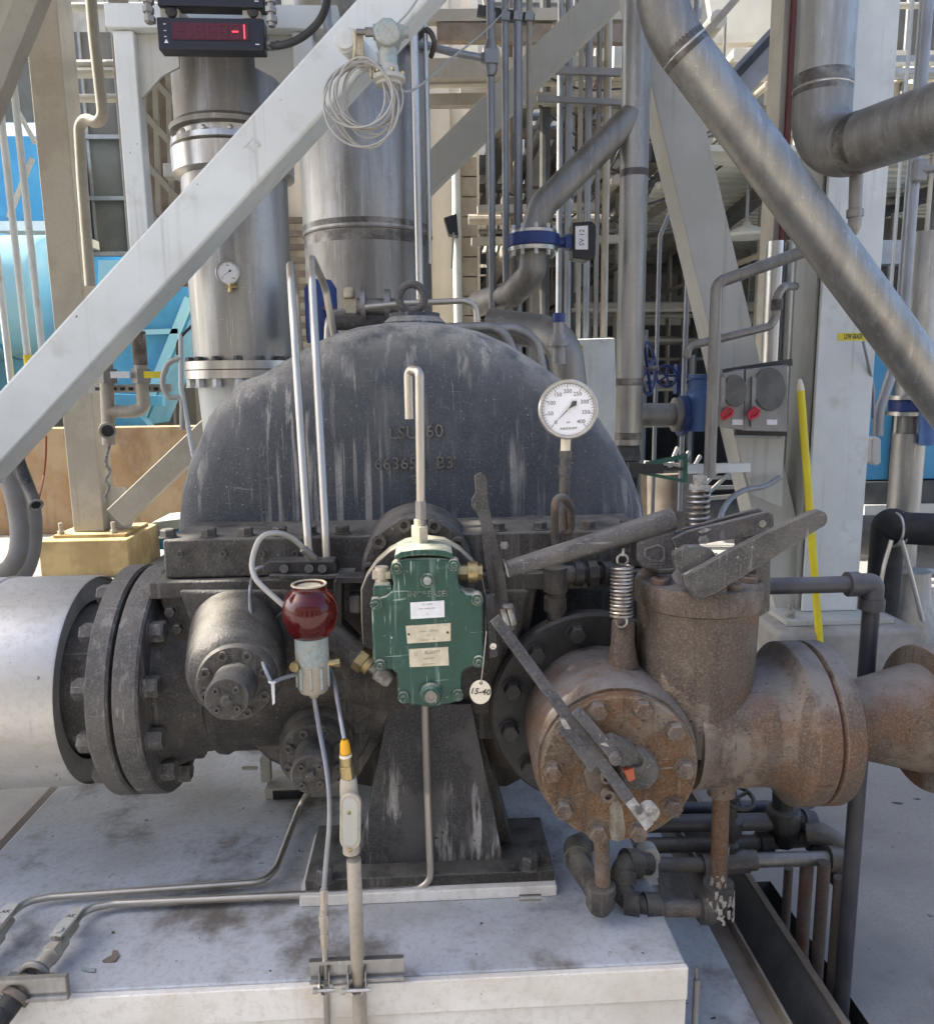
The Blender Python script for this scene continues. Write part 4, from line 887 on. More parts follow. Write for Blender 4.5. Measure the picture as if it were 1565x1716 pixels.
# ================================================================== drain pipework under the valve (photo px measured on the lower right zoom)
def z7(x, y): return 900+x/2.353, 1300+y/2.353
t = T('valve_drain', 'rusty drain pipes with heavy elbows from valve cover to trench side', 'pipe')
P = lambda x, y, Y: W(*z7(x, y), Y)
t.add('drop_pipe', MB().cyl(P(253, 230, 1.55), P(258, 450, 1.55), .0175), M['rust'])
t.add('elbow', MB().lathe(P(250, 425, 1.55), P(246, 560, 1.55)-P(250, 425, 1.55), [(.024, 0), (.033, .004), (.034, .02), (.030, .03), (.032, .05), (.022, .068), (0, .072)], 28), M['cast'])
t.add('elbow', MB().tube([P(190, 262, 1.78), P(160, 285, 1.68), P(162, 340, 1.63), P(220, 430, 1.60), P(255, 500, 1.58)], .027, 20, sm=5).cyl(P(160, 282, 1.69), P(160, 330, 1.635), .033), M['cast'])
t.add('elbow', MB().tube([P(440, 348, 1.70), P(370, 345, 1.68), P(335, 375, 1.66), P(335, 440, 1.64), P(360, 495, 1.62), P(420, 520, 1.60), P(470, 520, 1.60)], .026, 20, sm=5).cyl(P(395, 347, 1.69), P(345, 345, 1.68), .034).cyl(P(334, 375, 1.66), P(334, 425, 1.645), .033).cyl(P(420, 520, 1.60), P(480, 522, 1.60), .034).cyl(P(345, 520, 1.61), P(405, 525, 1.60), .036), M['cast'])
t.add('nipple', MB().cyl(P(470, 522, 1.60), P(680, 522, 1.60), .019), M['rust'])
t.add('elbow', MB().tube([P(635, 525, 1.60), P(690, 525, 1.60), P(712, 500, 1.60), P(714, 430, 1.60)], .028, 20, sm=4).cyl(P(640, 525, 1.60), P(685, 525, 1.60), .034).cyl(P(713, 478, 1.60), P(714, 420, 1.60), .034), M['cast'])
t.add('drop_pipe', MB().cyl(P(714, 440, 1.60), P(725, 45, 1.56), .0185), M['rust'])
fl = []
mb = MB()
for k in range(90):
    y = random.uniform(250, 545); el_ = y > 425; rr_ = .0345 if el_ else .0190
    c_ = P(714 if el_ else 714+(440-y)*.028, y, 1.60 if el_ else 1.595); a_ = random.uniform(-1.2, 1.2)
    if random.random() > (y-200)/300: continue
    e = random.uniform(.004, .009); o_ = V((math.sin(a_), -math.cos(a_), 0)); tg = V((math.cos(a_), math.sin(a_), 0)); q_ = c_+o_*rr_
    mb.prism([q_+tg*random.uniform(.2, 1)*e*sx*.8+Z_*random.uniform(.4, 1.6)*e*sz for sx, sz in ((-1, -1), (1, -1), (1, 1), (-1, 1))], o_*.0012)
t.add('peeling_paint', mb, M['chip'])
t.done()
t = T('clamp_post', 'small silver clamp on slotted posts beside the drain elbows', 'clamp')
a = P(445, 430, 1.72)
t.add('saddle', MB().cyl(P(440, 320, 1.72)+Y_*.03, P(440, 320, 1.72)-Y_*.01, .026).bar(P(440, 330, 1.715), P(445, 425, 1.715), .040, .02), M['greywhite'], bevel=.003)
t.add('post', MB().bar(P(400, 380, 1.72), P(425, 470, 1.72), .012, .03).bar(P(475, 385, 1.72), P(505, 490, 1.72), .016, .03), M['darkbox'])
t.done()
t = T('condensate_header', 'row of dark horizontal condensate pipes with valves under the trip valve', 'pipe')
Yh = 1.98
Q = lambda x, y, Y=Yh: W(*z7(x, y), Y)
t.add('upper_pipe', MB().tube([W(820, 1392, 2.0), Q(420, 190), Q(1040, 178), Q(1095, 195), Q(1105, 260)], .024, 20, .05).cyl(Q(1040, 178), Q(1085, 185), .033).cyl(Q(1104, 205), Q(1106, 245), .033), M['darkpipe'])
t.add('rear_pipe', MB().tube([W(820, 1362, 2.15), Q(560, 130, 2.1), Q(900, 120, 2.1), Q(1060, 135, 2.1)], .018, 18), M['darkpipe'])
t.add('middle_pipe', MB().cyl(W(830, 1425, 1.9), Q(870, 262), .021), M['rustpipe'])
t.add('middle_pipe', MB().cyl(Q(860, 262), Q(1100, 245), .023), M['rustpipe'])
v = t.add('valve_body', MB().lathe(Q(970, 270), Q(970, 120)-Q(970, 270), [(.03, 0), (.042, .02), (.042, .05), (.048, .055), (.05, .10), (.045, .11), (.03, .115), (.03, .16), (.014, .165), (.014, .22)], 10).cyl(Q(870, 265), Q(920, 262), .034, n=8).cyl(Q(1060, 250), Q(1110, 246), .036, n=8), M['black'], bevel=.002)
t.add('valve_stem', MB().cyl(Q(970, 110), Q(970, 40), .011), M['cast'], v)
t.add('front_pipe', MB().cyl(Q(380, 352, 1.86), Q(665, 350, 1.88), .019), M['rustpipe'])
t.add('union', MB().cyl(Q(650, 352, 1.88), Q(690, 350, 1.88), .027).cyl(Q(690, 345, 1.88), Q(830, 335, 1.88), .031, n=8).cyl(Q(820, 335, 1.88), Q(860, 332, 1.88), .027), M['rustpipe'], bevel=.002)
t.add('front_pipe', MB().tube([Q(855, 332, 1.88), Q(1150, 325, 1.88)], .0195, 20), M['steel_dull'])
el = MB().tube([Q(1060, 225, 1.95), Q(1130, 235, 1.93), Q(1200, 290, 1.9), Q(1205, 380, 1.88)], .030, 20, sm=5).cyl(Q(1140, 325, 1.88), Q(1195, 330, 1.88), .034).cyl(Q(1203, 350, 1.88), Q(1203, 420, 1.88), .034).sphere(Q(1200, 332, 1.88), .036)
t.add('elbow', el, M['rustpipe'])
g2v = MB().lathe(Q(750, 330, 1.9), Q(760, 110, 1.9)-Q(750, 330, 1.9), [(.028, 0), (.03, .05), (.022, .06), (.034, .08), (.034, .12), (.02, .13), (.016, .20), (.010, .21), (.010, .25)], 12)
vv = t.add('valve_body', g2v, M['black'])
mb = MB().torus(Q(790, 85, 1.9), (.1, -.3, 1), .042, .006, 28, 8)
for k in range(3): mb.bar(Q(790, 85, 1.9), ring(Q(790, 85, 1.9), (.1, -.3, 1), .042, 3)[k], .008, .006)
t.add('handwheel', mb, M['black'], vv)
t.done()
# vertical pipes standing in the trench
gp = 'brown pipes standing in the trench'
foot = [(1316, 1572, 1455, .013), (1342, 1614, 1440, .0185), (1372, 1653, 1445, .0165), (1401, 1690, 1470, .0145)]
labs = ['thin rusty pipe farthest back in the trench row', 'widest brown pipe second from the back of the trench row', 'brown pipe in the middle of the trench row with a pale welded foot', 'slim grey-brown trench pipe just behind the tall dark riser']
for (px, py, pt_, r), lb in zip(foot, labs):
    p = G(px, py, 0.0); p.x = 1.035
    tt = T('trench_pipe', lb, 'pipe', gp)
    ztop = W(px+12, pt_, p.y).z
    tt.add('pipe', MB().cyl((p.x, p.y, -.5), (p.x, p.y, ztop), r), M['brownpipe'])
    tt.add('collar', MB().lathe((p.x, p.y, -.03), Z_, [(r*1.0, 0), (r*1.45, .006), (r*1.45, .03), (r*1.2, .045), (r, .047)], 24), M['brownpipe'])
    tt.done()
# tall dark riser with an elbow
p = G(1427, 1716, 0); ye = p.y
e1, e0 = W(1462, 978, ye), W(1280, 986, ye)
r = .0195
t = T('dark_riser', 'tall dark pipe with an elbow rising from the trench at right', 'pipe')
p.x = W(1433, 1716, ye).x
p.x = e1.x
t.add('riser', MB().cyl((p.x, ye, -.5), (e1.x, ye, e1.z-.04), r), M['darkpipe'])
t.add('arm', MB().cyl((e0.x-.1, ye, e1.z), (e1.x-.04, ye, e1.z), r), M['darkpipe'])
c = V((e1.x, ye, e1.z))
t.add('elbow', MB().tube([c-X_*.055, c-X_*.02, c, c-Z_*.02, c-Z_*.055], r*1.28, 24, .035).cyl(c-X_*.062, c-X_*.035, r*1.5).cyl(c-Z_*.062, c-Z_*.035, r*1.5), M['darkpipe'])
t.add('collar', MB().lathe((p.x, ye, -.03), Z_, [(r*1.0, 0), (r*1.45, .006), (r*1.45, .03), (r*1.2, .045), (r, .047)], 24), M['brownpipe'])
t.done()

# ================================================================== steel frame, braces, columns
def vpx(px, py, Y): p = W(px, py, Y); return p.x
def vcyl(px, py, Y, r, z0, z1, n=20): x = vpx(px, py, Y); return MB().cyl((x, Y, z0), (x, Y, z1), r, n=n)
# front diagonal brace: square tube
a, b = W(-330, 1098, 2.60), W(850, -190, 2.60)
t = T('diagonal_brace', 'broad white square-tube brace crossing the upper left foreground', 'brace')
br = t.add('tube', MB().bar(a, b, .150, .150), M['white'], bevel=.012)
mb = MB().text('T3', W(424, 244, 2.5235), (b-a), (b-a).cross(Y_), .045, .0004, bold=.002)
t.add('chalk_mark', mb, M['greybox'] if 0 else M['chalk'], br); t.done()
# post and beam carrying the display
t = T('display_frame', 'white post and crossbeam frame behind the brace holding the display', 'frame')
Yp = 2.82
x1, x2 = W(213, 60, Yp).x, W(511, 100, Yp).x
ztop = W(340, 5, Yp-.05).z; zb_ = W(340, 47, Yp-.05).z
h = .034
t.add('post', MB().box((x1-h, Yp-h, W(240, 452, Yp).z), (x1+h, Yp+h, zb_-.001)), M['white'], bevel=.006)
t.add('post', MB().box((x2-h, Yp-h, W(515, 185, Yp).z), (x2+h, Yp+h, zb_-.001)), M['white'], bevel=.006)
t.add('crossbeam', MB().box((W(184, 20, Yp).x, Yp-.05, zb_), (x2+.12, Yp+.05, ztop)), M['white'], bevel=.006)
for s, x in ((1, x1+h), (-1, x2-h)):
    t.add('gusset', MB().prism([(x, Yp-.006, zb_-.002), (x+s*.13, Yp-.006, zb_-.002), (x+s*.13, Yp-.006, zb_-.10), (x+s*.07, Yp-.006, zb_-.13), (x, Yp-.006, zb_-.20)], (0, .012, 0)), M['greywhite'])
t.add('rail', MB().bar((x1, Yp+.30, zb_-.35), (x1+.3, Yp+.30, zb_-.35), .05, .05, Z_), M['greywhite'], bevel=.004)
t.done()
# red digital display
YD = 2.62
def disp(t, corners, shown):
    ctr = [W(x, y, YD) for x, y in corners]
    hs = t.add('housing', MB().prism([p for p in ctr], (0, .055, 0)), M['display'], bevel=.004)
    ux = (ctr[1]-ctr[0]); uy = (ctr[3]-ctr[0])
    q = lambda u, v, d=0: ctr[0]+ux*u+uy*v-Y_*d
    sc = t.add('window', MB().prism([q(.14, .17, .0005), q(.855, .17, .0005), q(.855, .69, .0005), q(.14, .69, .0005)], (0, -.002, 0)), M['screen'], hs)
    xn, yn = ux.normalized(), uy.normalized()
    off, on = MB(), MB()
    wd, hd = .042, .022
    def seg(mbx, u, v, w, h_): 
        c = q(u, v, .0033); mbx.obox(c, (xn, Y_, yn), (w, .0006, h_))
    H = uy.length
    for k, u in enumerate((.30, .40, .51, .62, .73, .815)):
        segs = {'a': (u, .22, .010, .0016), 'g': (u, .43, .010, .0016), 'd': (u, .64, .010, .0016)}
        full = {}
        if k in (0, 5): full = {'b': (u, .325, .0018, .010), 'c': (u, .535, .0018, .010)}
        else:
            du = .0105/ux.length
            full = dict(segs, b=(u+du, .325, .0016, .010), c=(u+du, .535, .0016, .010), f=(u-du, .325, .0016, .010), e=(u-du, .535, .0016, .010))
        for s, v in full.items():
            lit = shown and ((k == 4 and s == 'g') or (k == 5))
            seg(on if lit else off, *v)
    seg(off, .21, .43, .008, .0016)
    if shown and off.v: t.add('unlit_digits', off, M['seg_off'], sc); t.add('lit_digits', on, M['seg_on'], sc)
    mk = MB()
    for v in (.22, .42, .60): mk.obox(q(.075, v, .001), (xn, Y_, yn), (.0035, .0008, .0010))
    mk.prism([q(.06, .80, .001), q(.10, .80, .001), q(.08, .68, .001)], (0, -.0008, 0)); mk.obox(q(.93, .80, .001), (xn, Y_, yn), (.006, .0008, .0012))
    t.add('marking', mk, M['whitelabel'], hs)
t = T('digital_display', 'dark digital panel meter with faint red digits under the crossbeam', 'display')
disp(t, [(262, 28), (442, 31), (443, 85), (266, 83)], True); t.done()
t = T('digital_display', 'upper dark panel meter cut off by the top edge of the photo', 'display')
disp(t, [(262, -42), (442, -38), (443, 13), (264, 9)], False); t.done()
t = T('meter_bracket', 'short white bracket arms with black knobs between the two panel meters', 'bracket')
for px in (288, 424):
    p = W(px, 24, 2.66)
    t.add('arm', MB().box((p.x-.028, 2.64, p.z-.02), (p.x+.028, 2.75, p.z+.03)), M['greywhite'], bevel=.002)
    t.add('knob', MB().lathe(W(px, 20, 2.638), -Y_, [(.017, -.002), (.017, .008), (.011, .012), (0, .012)], 20), M['black'])
t.done()
for lab, pts in (('chain of steel conduit fittings at the left end of the panel meters', [(250, -20), (249, 10), (252, 40)]), ('chain of steel conduit fittings at the right end of the panel meters', [(455, -20), (454, 10), (456, 45)])):
    t = T('conduit_fitting', lab, 'conduit fitting')
    q = [W(x, y, 2.62) for x, y in pts]
    mb = MB().tube(q, .011, 14)
    for (x, y) in ((pts[1][0], 2), (pts[1][0], 18), (pts[2][0], 34)): mb.cyl(W(x, y-6, 2.62), W(x, y+4, 2.62), .0175, n=6)
    t.add('fitting', mb, M['steel_dull'], bevel=.001)
    t.done()
t = T('power_cable', 'black cable leaving a steel gland at the right of the panel meter', 'cable')
q = [W(446, 74, 2.65), W(470, 76, 2.62), W(500, 66, 2.60), W(528, 44, 2.58), W(545, 15, 2.56), W(552, -30, 2.55)]
t.add('cable', MB().tube(q, .0115, 14, sm=6), M['rubber'])
t.add('gland', MB().cyl(q[0], W(458, 75, 2.64), .018, n=6).cyl(W(458, 75, 2.64), W(466, 76, 2.63), .014), M['steel_dull'], bevel=.001); t.done()

# tall stainless pipe, left
Yt = 3.05
xc = vpx(388, 200, Yt); mt = mpp(W(388, 300, Yt))
rt = 90*mt
zz = lambda py, Y=Yt, r=rt: W(390, py, Y-r).z
t = T('turbine_inlet_stack', 'tall flanged stainless pipe behind the brace carrying a small gauge', 'pipe')
zf1, zf0 = zz(604), zz(634)
c = V((xc, Yt, 0))
t.add('lower_barrel', MB().lathe(c, Z_, [(rt*.94, zf1), (rt*.955, zz(262))], 64, False), M['steel'])
t.add('upper_barrel', MB().lathe(c, Z_, [(rt*1.0, zz(186)+.0), (rt*1.0, 5.3)], 64, False), M['steel_dull'])
t.add('stub_ring', MB().lathe(c, Z_, [(rt*.9, zz(205)), (rt*1.08, zz(200)), (rt*1.10, zz(192)), (rt*1.0, zz(184))], 64, False), M['steel_dull'])
t.add('coupling', MB().lathe(c, Z_, [(rt*.97, zz(228)), (rt*.97, zz(203))], 64, False), M['steel_bright'])
t.add('coupling_flange', MB().lathe(c, Z_, [(rt*.95, zz(262)), (rt*.96, zz(280)), (rt*1.09, zz(274)), (rt*1.10, zz(234)), (rt*1.02, zz(231)), (rt*1.10, zz(228)), (rt*1.09, zz(218)), (rt*.96, zz(216))], 64, False), M['steel_bright'])
fb = t.add('bottom_flange', MB().lathe(c, Z_, [(rt*.9, zf0), (rt*1.12, zf0), (rt*1.12, (zf0+zf1)/2-.002), (rt*1.10, (zf0+zf1)/2-.001), (rt*1.10, (zf0+zf1)/2+.001), (rt*1.12, (zf0+zf1)/2+.002), (rt*1.12, zf1), (rt*.9, zf1)], 64), M['steel_bright'])
t.add('gasket', MB().lathe(c, Z_, [(rt*1.105, (zf0+zf1)/2-.002), (rt*1.105, (zf0+zf1)/2+.002)], 64, False), M['maroon'], fb)
t.add('white_reducer', MB().lathe(c, Z_, [(rt*.78, .0), (rt*.80, 1.2), (rt*.86, zz(720)), (rt*.90, zf0-.03), (rt*.97, zf0-.001)], 64, False), M['white'])
for p in ring(c+Z_*(zf0-.032), Z_, rt*1.03, 16, .1): hexbolt(t, p, Z_, .017, .03, M['white'], fb)
for p in ring(c+Z_*(zf1), Z_, rt*1.03, 16, .1): hexbolt(t, p, Z_, .016, .014, M['lever'], fb)
for p in ring(c+Z_*zz(213), Z_, rt*1.04, 14, .2): t.add('bolt', MB().sphere(p, .010, n=8), M['steel_bright'])
t.done()
t = T('small_gauge', 'small round gauge on the tall left stainless pipe', 'gauge')
gauge(t, W(382, 457, Yt-rt-.015), (.05, -1, -.04), (0, 0, 1), 20*mpp(W(382, 457, Yt-rt-.015)), .03, ['0', '', '100', '', '200'], 215, M['steel_bright'], None, False)
t.add('stem', MB().cyl(W(386, 475, Yt-rt-.02), W(387, 490, Yt-rt-.02), .009, n=6).cyl(W(380, 480, Yt-rt-.02), W(398, 481, Yt-rt-.02), .008), M['brass']); t.done()
# large centre stack
Yb = 4.0
xb = vpx(614, 300, Yb); mb_ = mpp(W(614, 300, Yb)); r2 = 108*mb_
zq = lambda py: W(614, py, Yb-r2).z
t = T('centre_stack', 'widest stainless stack rising behind the turbine dome', 'pipe')
c = V((xb, Yb, 0))
st_ = t.add('upper_barrel', MB().lathe(c, Z_, [(r2*.998, zq(378)), (r2, zq(66)), (r2*.98, zq(60)), (r2*.98, 6)], 72, False), M['steel'])
t.add('lower_barrel', MB().lathe(c, Z_, [(r2*.985, .6), (r2*.985, zq(380))], 72, False), M['steel_dull'])
t.add('weld_bead', MB().torus(c+Z_*zq(378), Z_, r2*.993, .006, 72, 8), M['steel_dull'])
t.add('heat_tint', MB().lathe(c, Z_, [(r2*1.0005, zq(372)), (r2*1.0015, zq(368)), (r2*1.0005, zq(362))], 72, False).lathe(c, Z_, [(r2*.9855, zq(400)), (r2*.9865, zq(392)), (r2*.9855, zq(382))], 72, False), M['tint'])
t.add('handle_bar', MB().tube([W(700, 65, Yb-r2*.8), W(716, 50, Yb-r2*.9), W(728, 70, Yb-r2*.9), W(722, 95, Yb-r2*.7)], .012, 12, sm=4), M['lever'])
t.done()
t = T('wall_conduit', 'pale vertical conduit clipped to the front of the wide stack', 'conduit')
x = vpx(697, 200, Yb-.29)
t.add('tube', MB().cyl((x, Yb-.30, 1.3), (x, Yb-.30, 6), .019).cyl((x+.05, Yb-.27, 2.2), (x+.05, Yb-.27, 6), .010), M['steel_bright']); t.done()

# transmitter on a stub off the brace
YT = 2.40
t = T('pressure_transmitter', 'pale blue-green pressure transmitter on a stub pipe off the brace', 'transmitter')
c0 = W(580, 72, 2.38)
t.add('stub_pipe', MB().cyl(c0-Y_*.02, c0+V((.05, .12, 0)), .034).lathe(c0-Y_*.02, -Y_, [(.031, 0), (.027, .012), (0, .014)], 28), M['white'], bevel=.001)
t.add('bracket', MB().tube([W(602, 55, 2.36), W(604, 92, 2.36), W(612, 112, 2.36), W(640, 126, 2.36), W(672, 126, 2.36)], .009, 10, .03).box((W(596, 50, 2.36).x, 2.352, W(600, 95, 2.36).z), (W(609, 50, 2.36).x, 2.358, W(600, 52, 2.36).z)), M['cream'], bevel=.001)
t.add('u_bolt', MB().torus(W(590, 80, 2.37), (1, .3, 0), .042, .005, 24, 8), M['cream'])
hc = W(650, 62, 2.34)
hd = t.add('head', MB().lathe(hc+Y_*.05, -Y_, [(.02, 0), (.033, .008), (.036, .02), (.036, .085), (.030, .09), (0, .09)], 10).cyl(hc+V((-.04, .0, .012)), hc+V((.045, 0, .012)), .020).cyl(hc-Z_*.03, hc-Z_*.075, .024), M['palevalve'], bevel=.002)
t.add('cover_cap', MB().cyl(hc+V((.042, 0, .012)), hc+V((.058, 0, .012)), .016, n=8), M['palevalve'], hd)
t.add('cable_gland', MB().cyl(hc+V((-.04, 0, .012)), hc+V((-.062, 0, .012)), .012, n=6).cyl(hc+V((-.062, 0, .012)), hc+V((-.085, 0, .012)), .008), M['steel_dull'])
fz_ = hc-Z_*.078
t.add('sensor_flange', MB().lathe(fz_, -Z_, [(.026, -.004), (.030, .02), (.046, .024), (.046, .036), (.036, .04), (.036, .048), (.02, .052)], 28), M['greywhite'])
for p in ring(fz_-Z_*.022, Z_, .041, 6, .3): t.add('bolt', MB().cyl(p, p+Z_*.008, .006, n=6), M['brass'])
t.done()
t = T('coiled_cable', 'loose coil of thin grey cable hanging from the pressure transmitter', 'cable')
cc_ = W(612, 178, 2.33); mb = MB(); mm = mpp(cc_)
for k in range(11):
    ax = random.uniform(34, 66)*mm; az = random.uniform(48, 66)*mm; off = V((random.uniform(-12, 12)*mm, random.uniform(-.02, .02), (66*mm-az)+random.uniform(-4, 3)*mm)); tl = random.uniform(-.5, .5); dy = random.uniform(-.03, .03)
    pts = []
    for i in range(49):
        a = 2*math.pi*i/48; x_, z_ = math.cos(a)*ax, math.sin(a)*az
        pts.append(cc_+off+V((x_*math.cos(tl)-z_*math.sin(tl), math.sin(a+k)*dy, x_*math.sin(tl)+z_*math.cos(tl))))
    mb.tube(pts, .0031, 8)
t.add('coil', mb, M['cable'])
t.add('lead', MB().tube([W(664, 140, 2.33), W(672, 152, 2.36), W(700, 146, 2.6), W(760, 95, 3.2), W(815, 50, 3.8), W(850, 10, 4.2), W(870, -40, 4.4)], .004, 8, sm=6), M['cable'])
t.add('tie', MB().torus(W(622, 122, 2.33), X_, .012, .0035, 16, 8).torus(W(627, 124, 2.33), X_, .012, .003, 16, 8), M['cream'])
t.done()
pipe('capillary_cable', 'thin grey cable looping up from the transmitter head past the brace', 'cable', [W(665, 50, 2.34), W(668, 38, 2.34), W(685, 20, 2.36), W(705, -10, 2.4), W(720, -40, 2.5)], .003, M['cable'], sm=5)
pipe('bent_conduit', 'dark conduit bent under the brace beside the transmitter stub', 'conduit', [W(545, -40, 2.72), W(548, 40, 2.72), W(556, 58, 2.72), W(585, 62, 2.72), W(640, 75, 2.75)], .015, M['galv'], .06)
# galvanised conduit from the stack to the junction fitting
t = T('junction_conduit', 'grey conduit drop with a pull box and a side run to the stack', 'conduit')
Yj = 4.3
x = vpx(823, 200, Yj)
t.add('drop', MB().cyl((x, Yj, 1.2), (x, Yj, W(823, 130, Yj).z), .019).cyl((x, Yj, W(823, 70, Yj).z), (x, Yj, 6), .0215), M['galv'])
zc, zd = W(823, 68, Yj).z, W(823, 128, Yj).z
t.add('pull_box', MB().lathe((x, Yj, zd), Z_, [(.022, 0), (.03, .015), (.034, .03), (.034, (zc-zd)-.03), (.024, zc-zd)], 12).box((x-.035, Yj-.042, zd+.05), (x+.035, Yj, zc-.05)), M['galv'], bevel=.003)
t.add('side_run', MB().tube([W(812, 98, Yj), W(760, 88, 4.2), W(690, 70, 3.75)], .0185, 16, .02).cyl(W(815, 98, Yj), W(806, 97, Yj), .027), M['galv'])
t.done()
gp = 'vertical grey conduits right of the wide stack'
for lab, px, r, m in (('grey conduit second from the left in the upright conduit row', 847, .019, 'galv'), ('grey conduit just left of the speckled cream pole', 868, .0235, 'galv'), ('cream pole speckled with chipped paint among the grey conduits', 887, .0165, 'beige')):
    solo('upright_conduit', lab, 'conduit', vcyl(px, 250, 4.35, r, 1.2, 6), M[m], gp)
t = T('conduit_clamp', 'dark perforated strut tying the upright conduits near the top', 'strut')
t.add('strut', MB().bar(W(800, 18, 4.40), W(895, 34, 4.40), .05, .03, Y_), M['darkbox'])
for px in (823, 847, 868, 887): t.add('clamp', MB().bar(W(px-7, 26, 4.33), W(px+7, 28, 4.33), .04, .02, Y_), M['galv'])
t.done()
# second brace behind
t = solo('diagonal_brace', 'beige flat-faced brace behind the wide stack rising to top right', 'brace', MB().bar(W(560, 452, 5.2), W(1060, -46, 5.2), .185, .16), M['greywhite'], bevel=.008)

# left column with its plinth
Yc = 7.1
def column(name, lab, xl, xr, Yf, dep, z0, z1, m, plinth, bp=True, pm='plinth', tp=.02):
    t = T(name, lab, 'column')
    tf = .022
    w = MB().box((xl, Yf, z0), (xr, Yf+tf, z1)).box((xl, Yf+dep-tf, z0), (xr, Yf+dep, z1)); 
    cx_ = (xl+xr)/2
    t.add('flange', MB().box((xl, Yf, z0), (xr, Yf+tf, z1)), m, bevel=.003)
    t.add('flange', MB().box((xl, Yf+dep-tf, z0), (xr, Yf+dep, z1)), m, bevel=.003)
    t.add('web', MB().box((cx_-.01, Yf+tf+.001, z0), (cx_+.01, Yf+dep-tf-.001, z1)), m)
    return t
t = T('steel_column', 'beige steel column on a plinth tinted as warmly lit at left', 'column')
x0_, x1_ = W(124, 890, Yc).x, W(175, 890, Yc).x
zp = W(150, 905, Yc-.25).z
t.add('shaft', MB().box((x0_, Yc, zp+.03), (x1_, Yc+.30, 7)), M['beige'], bevel=.008)
t.add('base_plate', MB().box((x0_-.12, Yc-.14, zp), (x1_+.24, Yc+.44, zp+.028)), M['warm_lit_pl'], bevel=.003)
t.add('plinth', MB().box((x0_-.20, Yc-.26, 0), (x1_+.30, Yc+.55, zp-.001)), M['warm_lit_pl'], bevel=.012)
for dx in (-.07, .20):
    t.add('anchor_bolt', MB().cyl((x0_+dx if dx < 0 else x1_+dx-.08, Yc-.09, zp+.028), (x0_+dx if dx < 0 else x1_+dx-.08, Yc-.09, zp+.13), .017).cyl((x0_+dx if dx < 0 else x1_+dx-.08, Yc-.09, zp+.028), (x0_+dx if dx < 0 else x1_+dx-.08, Yc-.09, zp+.06), .03, n=6), M['beige'])
t.add('gusset_plate', MB().ppx([(174, 818), (208, 816), (216, 835), (242, 842), (214, 893), (176, 896)], Yc+.14, .02), M['greywhite'])
t.done()
solo('diagonal_brace', 'short beige brace with a bolt hole at the left column foot', 'brace', MB().bar(W(199, 866, 6.9), W(430, 648, 6.9), .20, .16), M['beige'], bevel=.008)
solo('diagonal_brace', 'slim beige brace crossing the top left corner', 'brace', MB().bar(W(-40, 235, 4.6), W(80, -60, 4.6), .115, .11), M['beige'], bevel=.006)
solo('brace_stub', 'wide cream brace end cut by the left edge near the top', 'brace', MB().bar(W(-60, 120, 5.4), W(70, -40, 5.4), .20, .02).bar(W(-80, 30, 5.6), W(40, -80, 5.6), .15, .02), M['greywhite'])

# right column
Yr = 4.06
xl, xr = 2.055, 2.362
zp = W(1390, 1052, Yr-.2).z
t = T('steel_column', 'wide white steel column at right with a LOW GRADE label', 'column')
tf = .025
fr = t.add('front_flange', MB().box((xl, Yr, zp+.03), (xr, Yr+tf, 7)), M['white'], bevel=.004)
t.add('web', MB().box((xl+.05, Yr+tf+.001, zp+.03), (xl+.07, Yr+.33, 7)), M['greywhite'])
t.add('rear_flange', MB().box((xl, Yr+.331, zp+.03), (xr, Yr+.355, 7)), M['white'], bevel=.004)
t.add('side_plate', MB().box((xl-.002, Yr+.06, zp+.03), (xl+.012, Yr+.30, 7)), M['greywhite'])
t.add('base_plate', MB().box((xl-.16, Yr-.16, zp), (xr+.12, Yr+.5, zp+.028)), M['greywhite'], bevel=.003)
t.add('plinth', MB().box((xl-.25, Yr-.26, 0), (xr+.22, Yr+.6, zp-.001)), M['plinth'], bevel=.03)
p = W(1321, 1050, Yr-.08)
t.add('anchor_bolt', MB().cyl((p.x, Yr-.09, zp+.028), (p.x, Yr-.09, zp+.13), .014).cyl((p.x, Yr-.09, zp+.028), (p.x, Yr-.09, zp+.06), .026, n=6), M['chip'])
lc = W(1408, 564, Yr)
lb = t.add('label', MB().box((lc.x-.014, Yr-.0025, lc.z-.021), (lc.x+.155, Yr-.0006, lc.z+.018)), M['yellow'], fr)
t.add('lettering', MB().text('LOW GRADE', (lc.x+.066, Yr-.003, lc.z-.001), X_, Z_, .036, .0004, bold=.03, sx=.46), M['ink'], lb)
t.done()
# tapering brace left of the right column
t = T('diagonal_brace', 'grey box brace slanting down to the right column foot', 'brace')
A = [W(1092, 105, 4.45), W(1128, 120, 4.30), W(1285, 640, 4.30), W(1186, 640, 4.45)]
t.add('box', MB().bar(W(1078, -20, 4.5), W(1320, 1010, 4.25), .235, .20), M['greywhite'], bevel=.008); t.done()
# yellow pole
t = T('yellow_pole', 'long yellow pole with a cream tip leaning on the right column', 'pole')
a, b = W(1341, 655, 3.98), W(1374, 1092, 3.80)
t.add('shaft', MB().cyl(a, b-(a-b).normalized()*.0, .0195), M['yellow'])
n = (a-b).normalized(); t.add('tip', MB().lathe(a, n, [(.0195, 0), (.019, .02), (.012, .05), (.008, .06), (0, .062)], 20), M['white_plastic']); t.done()

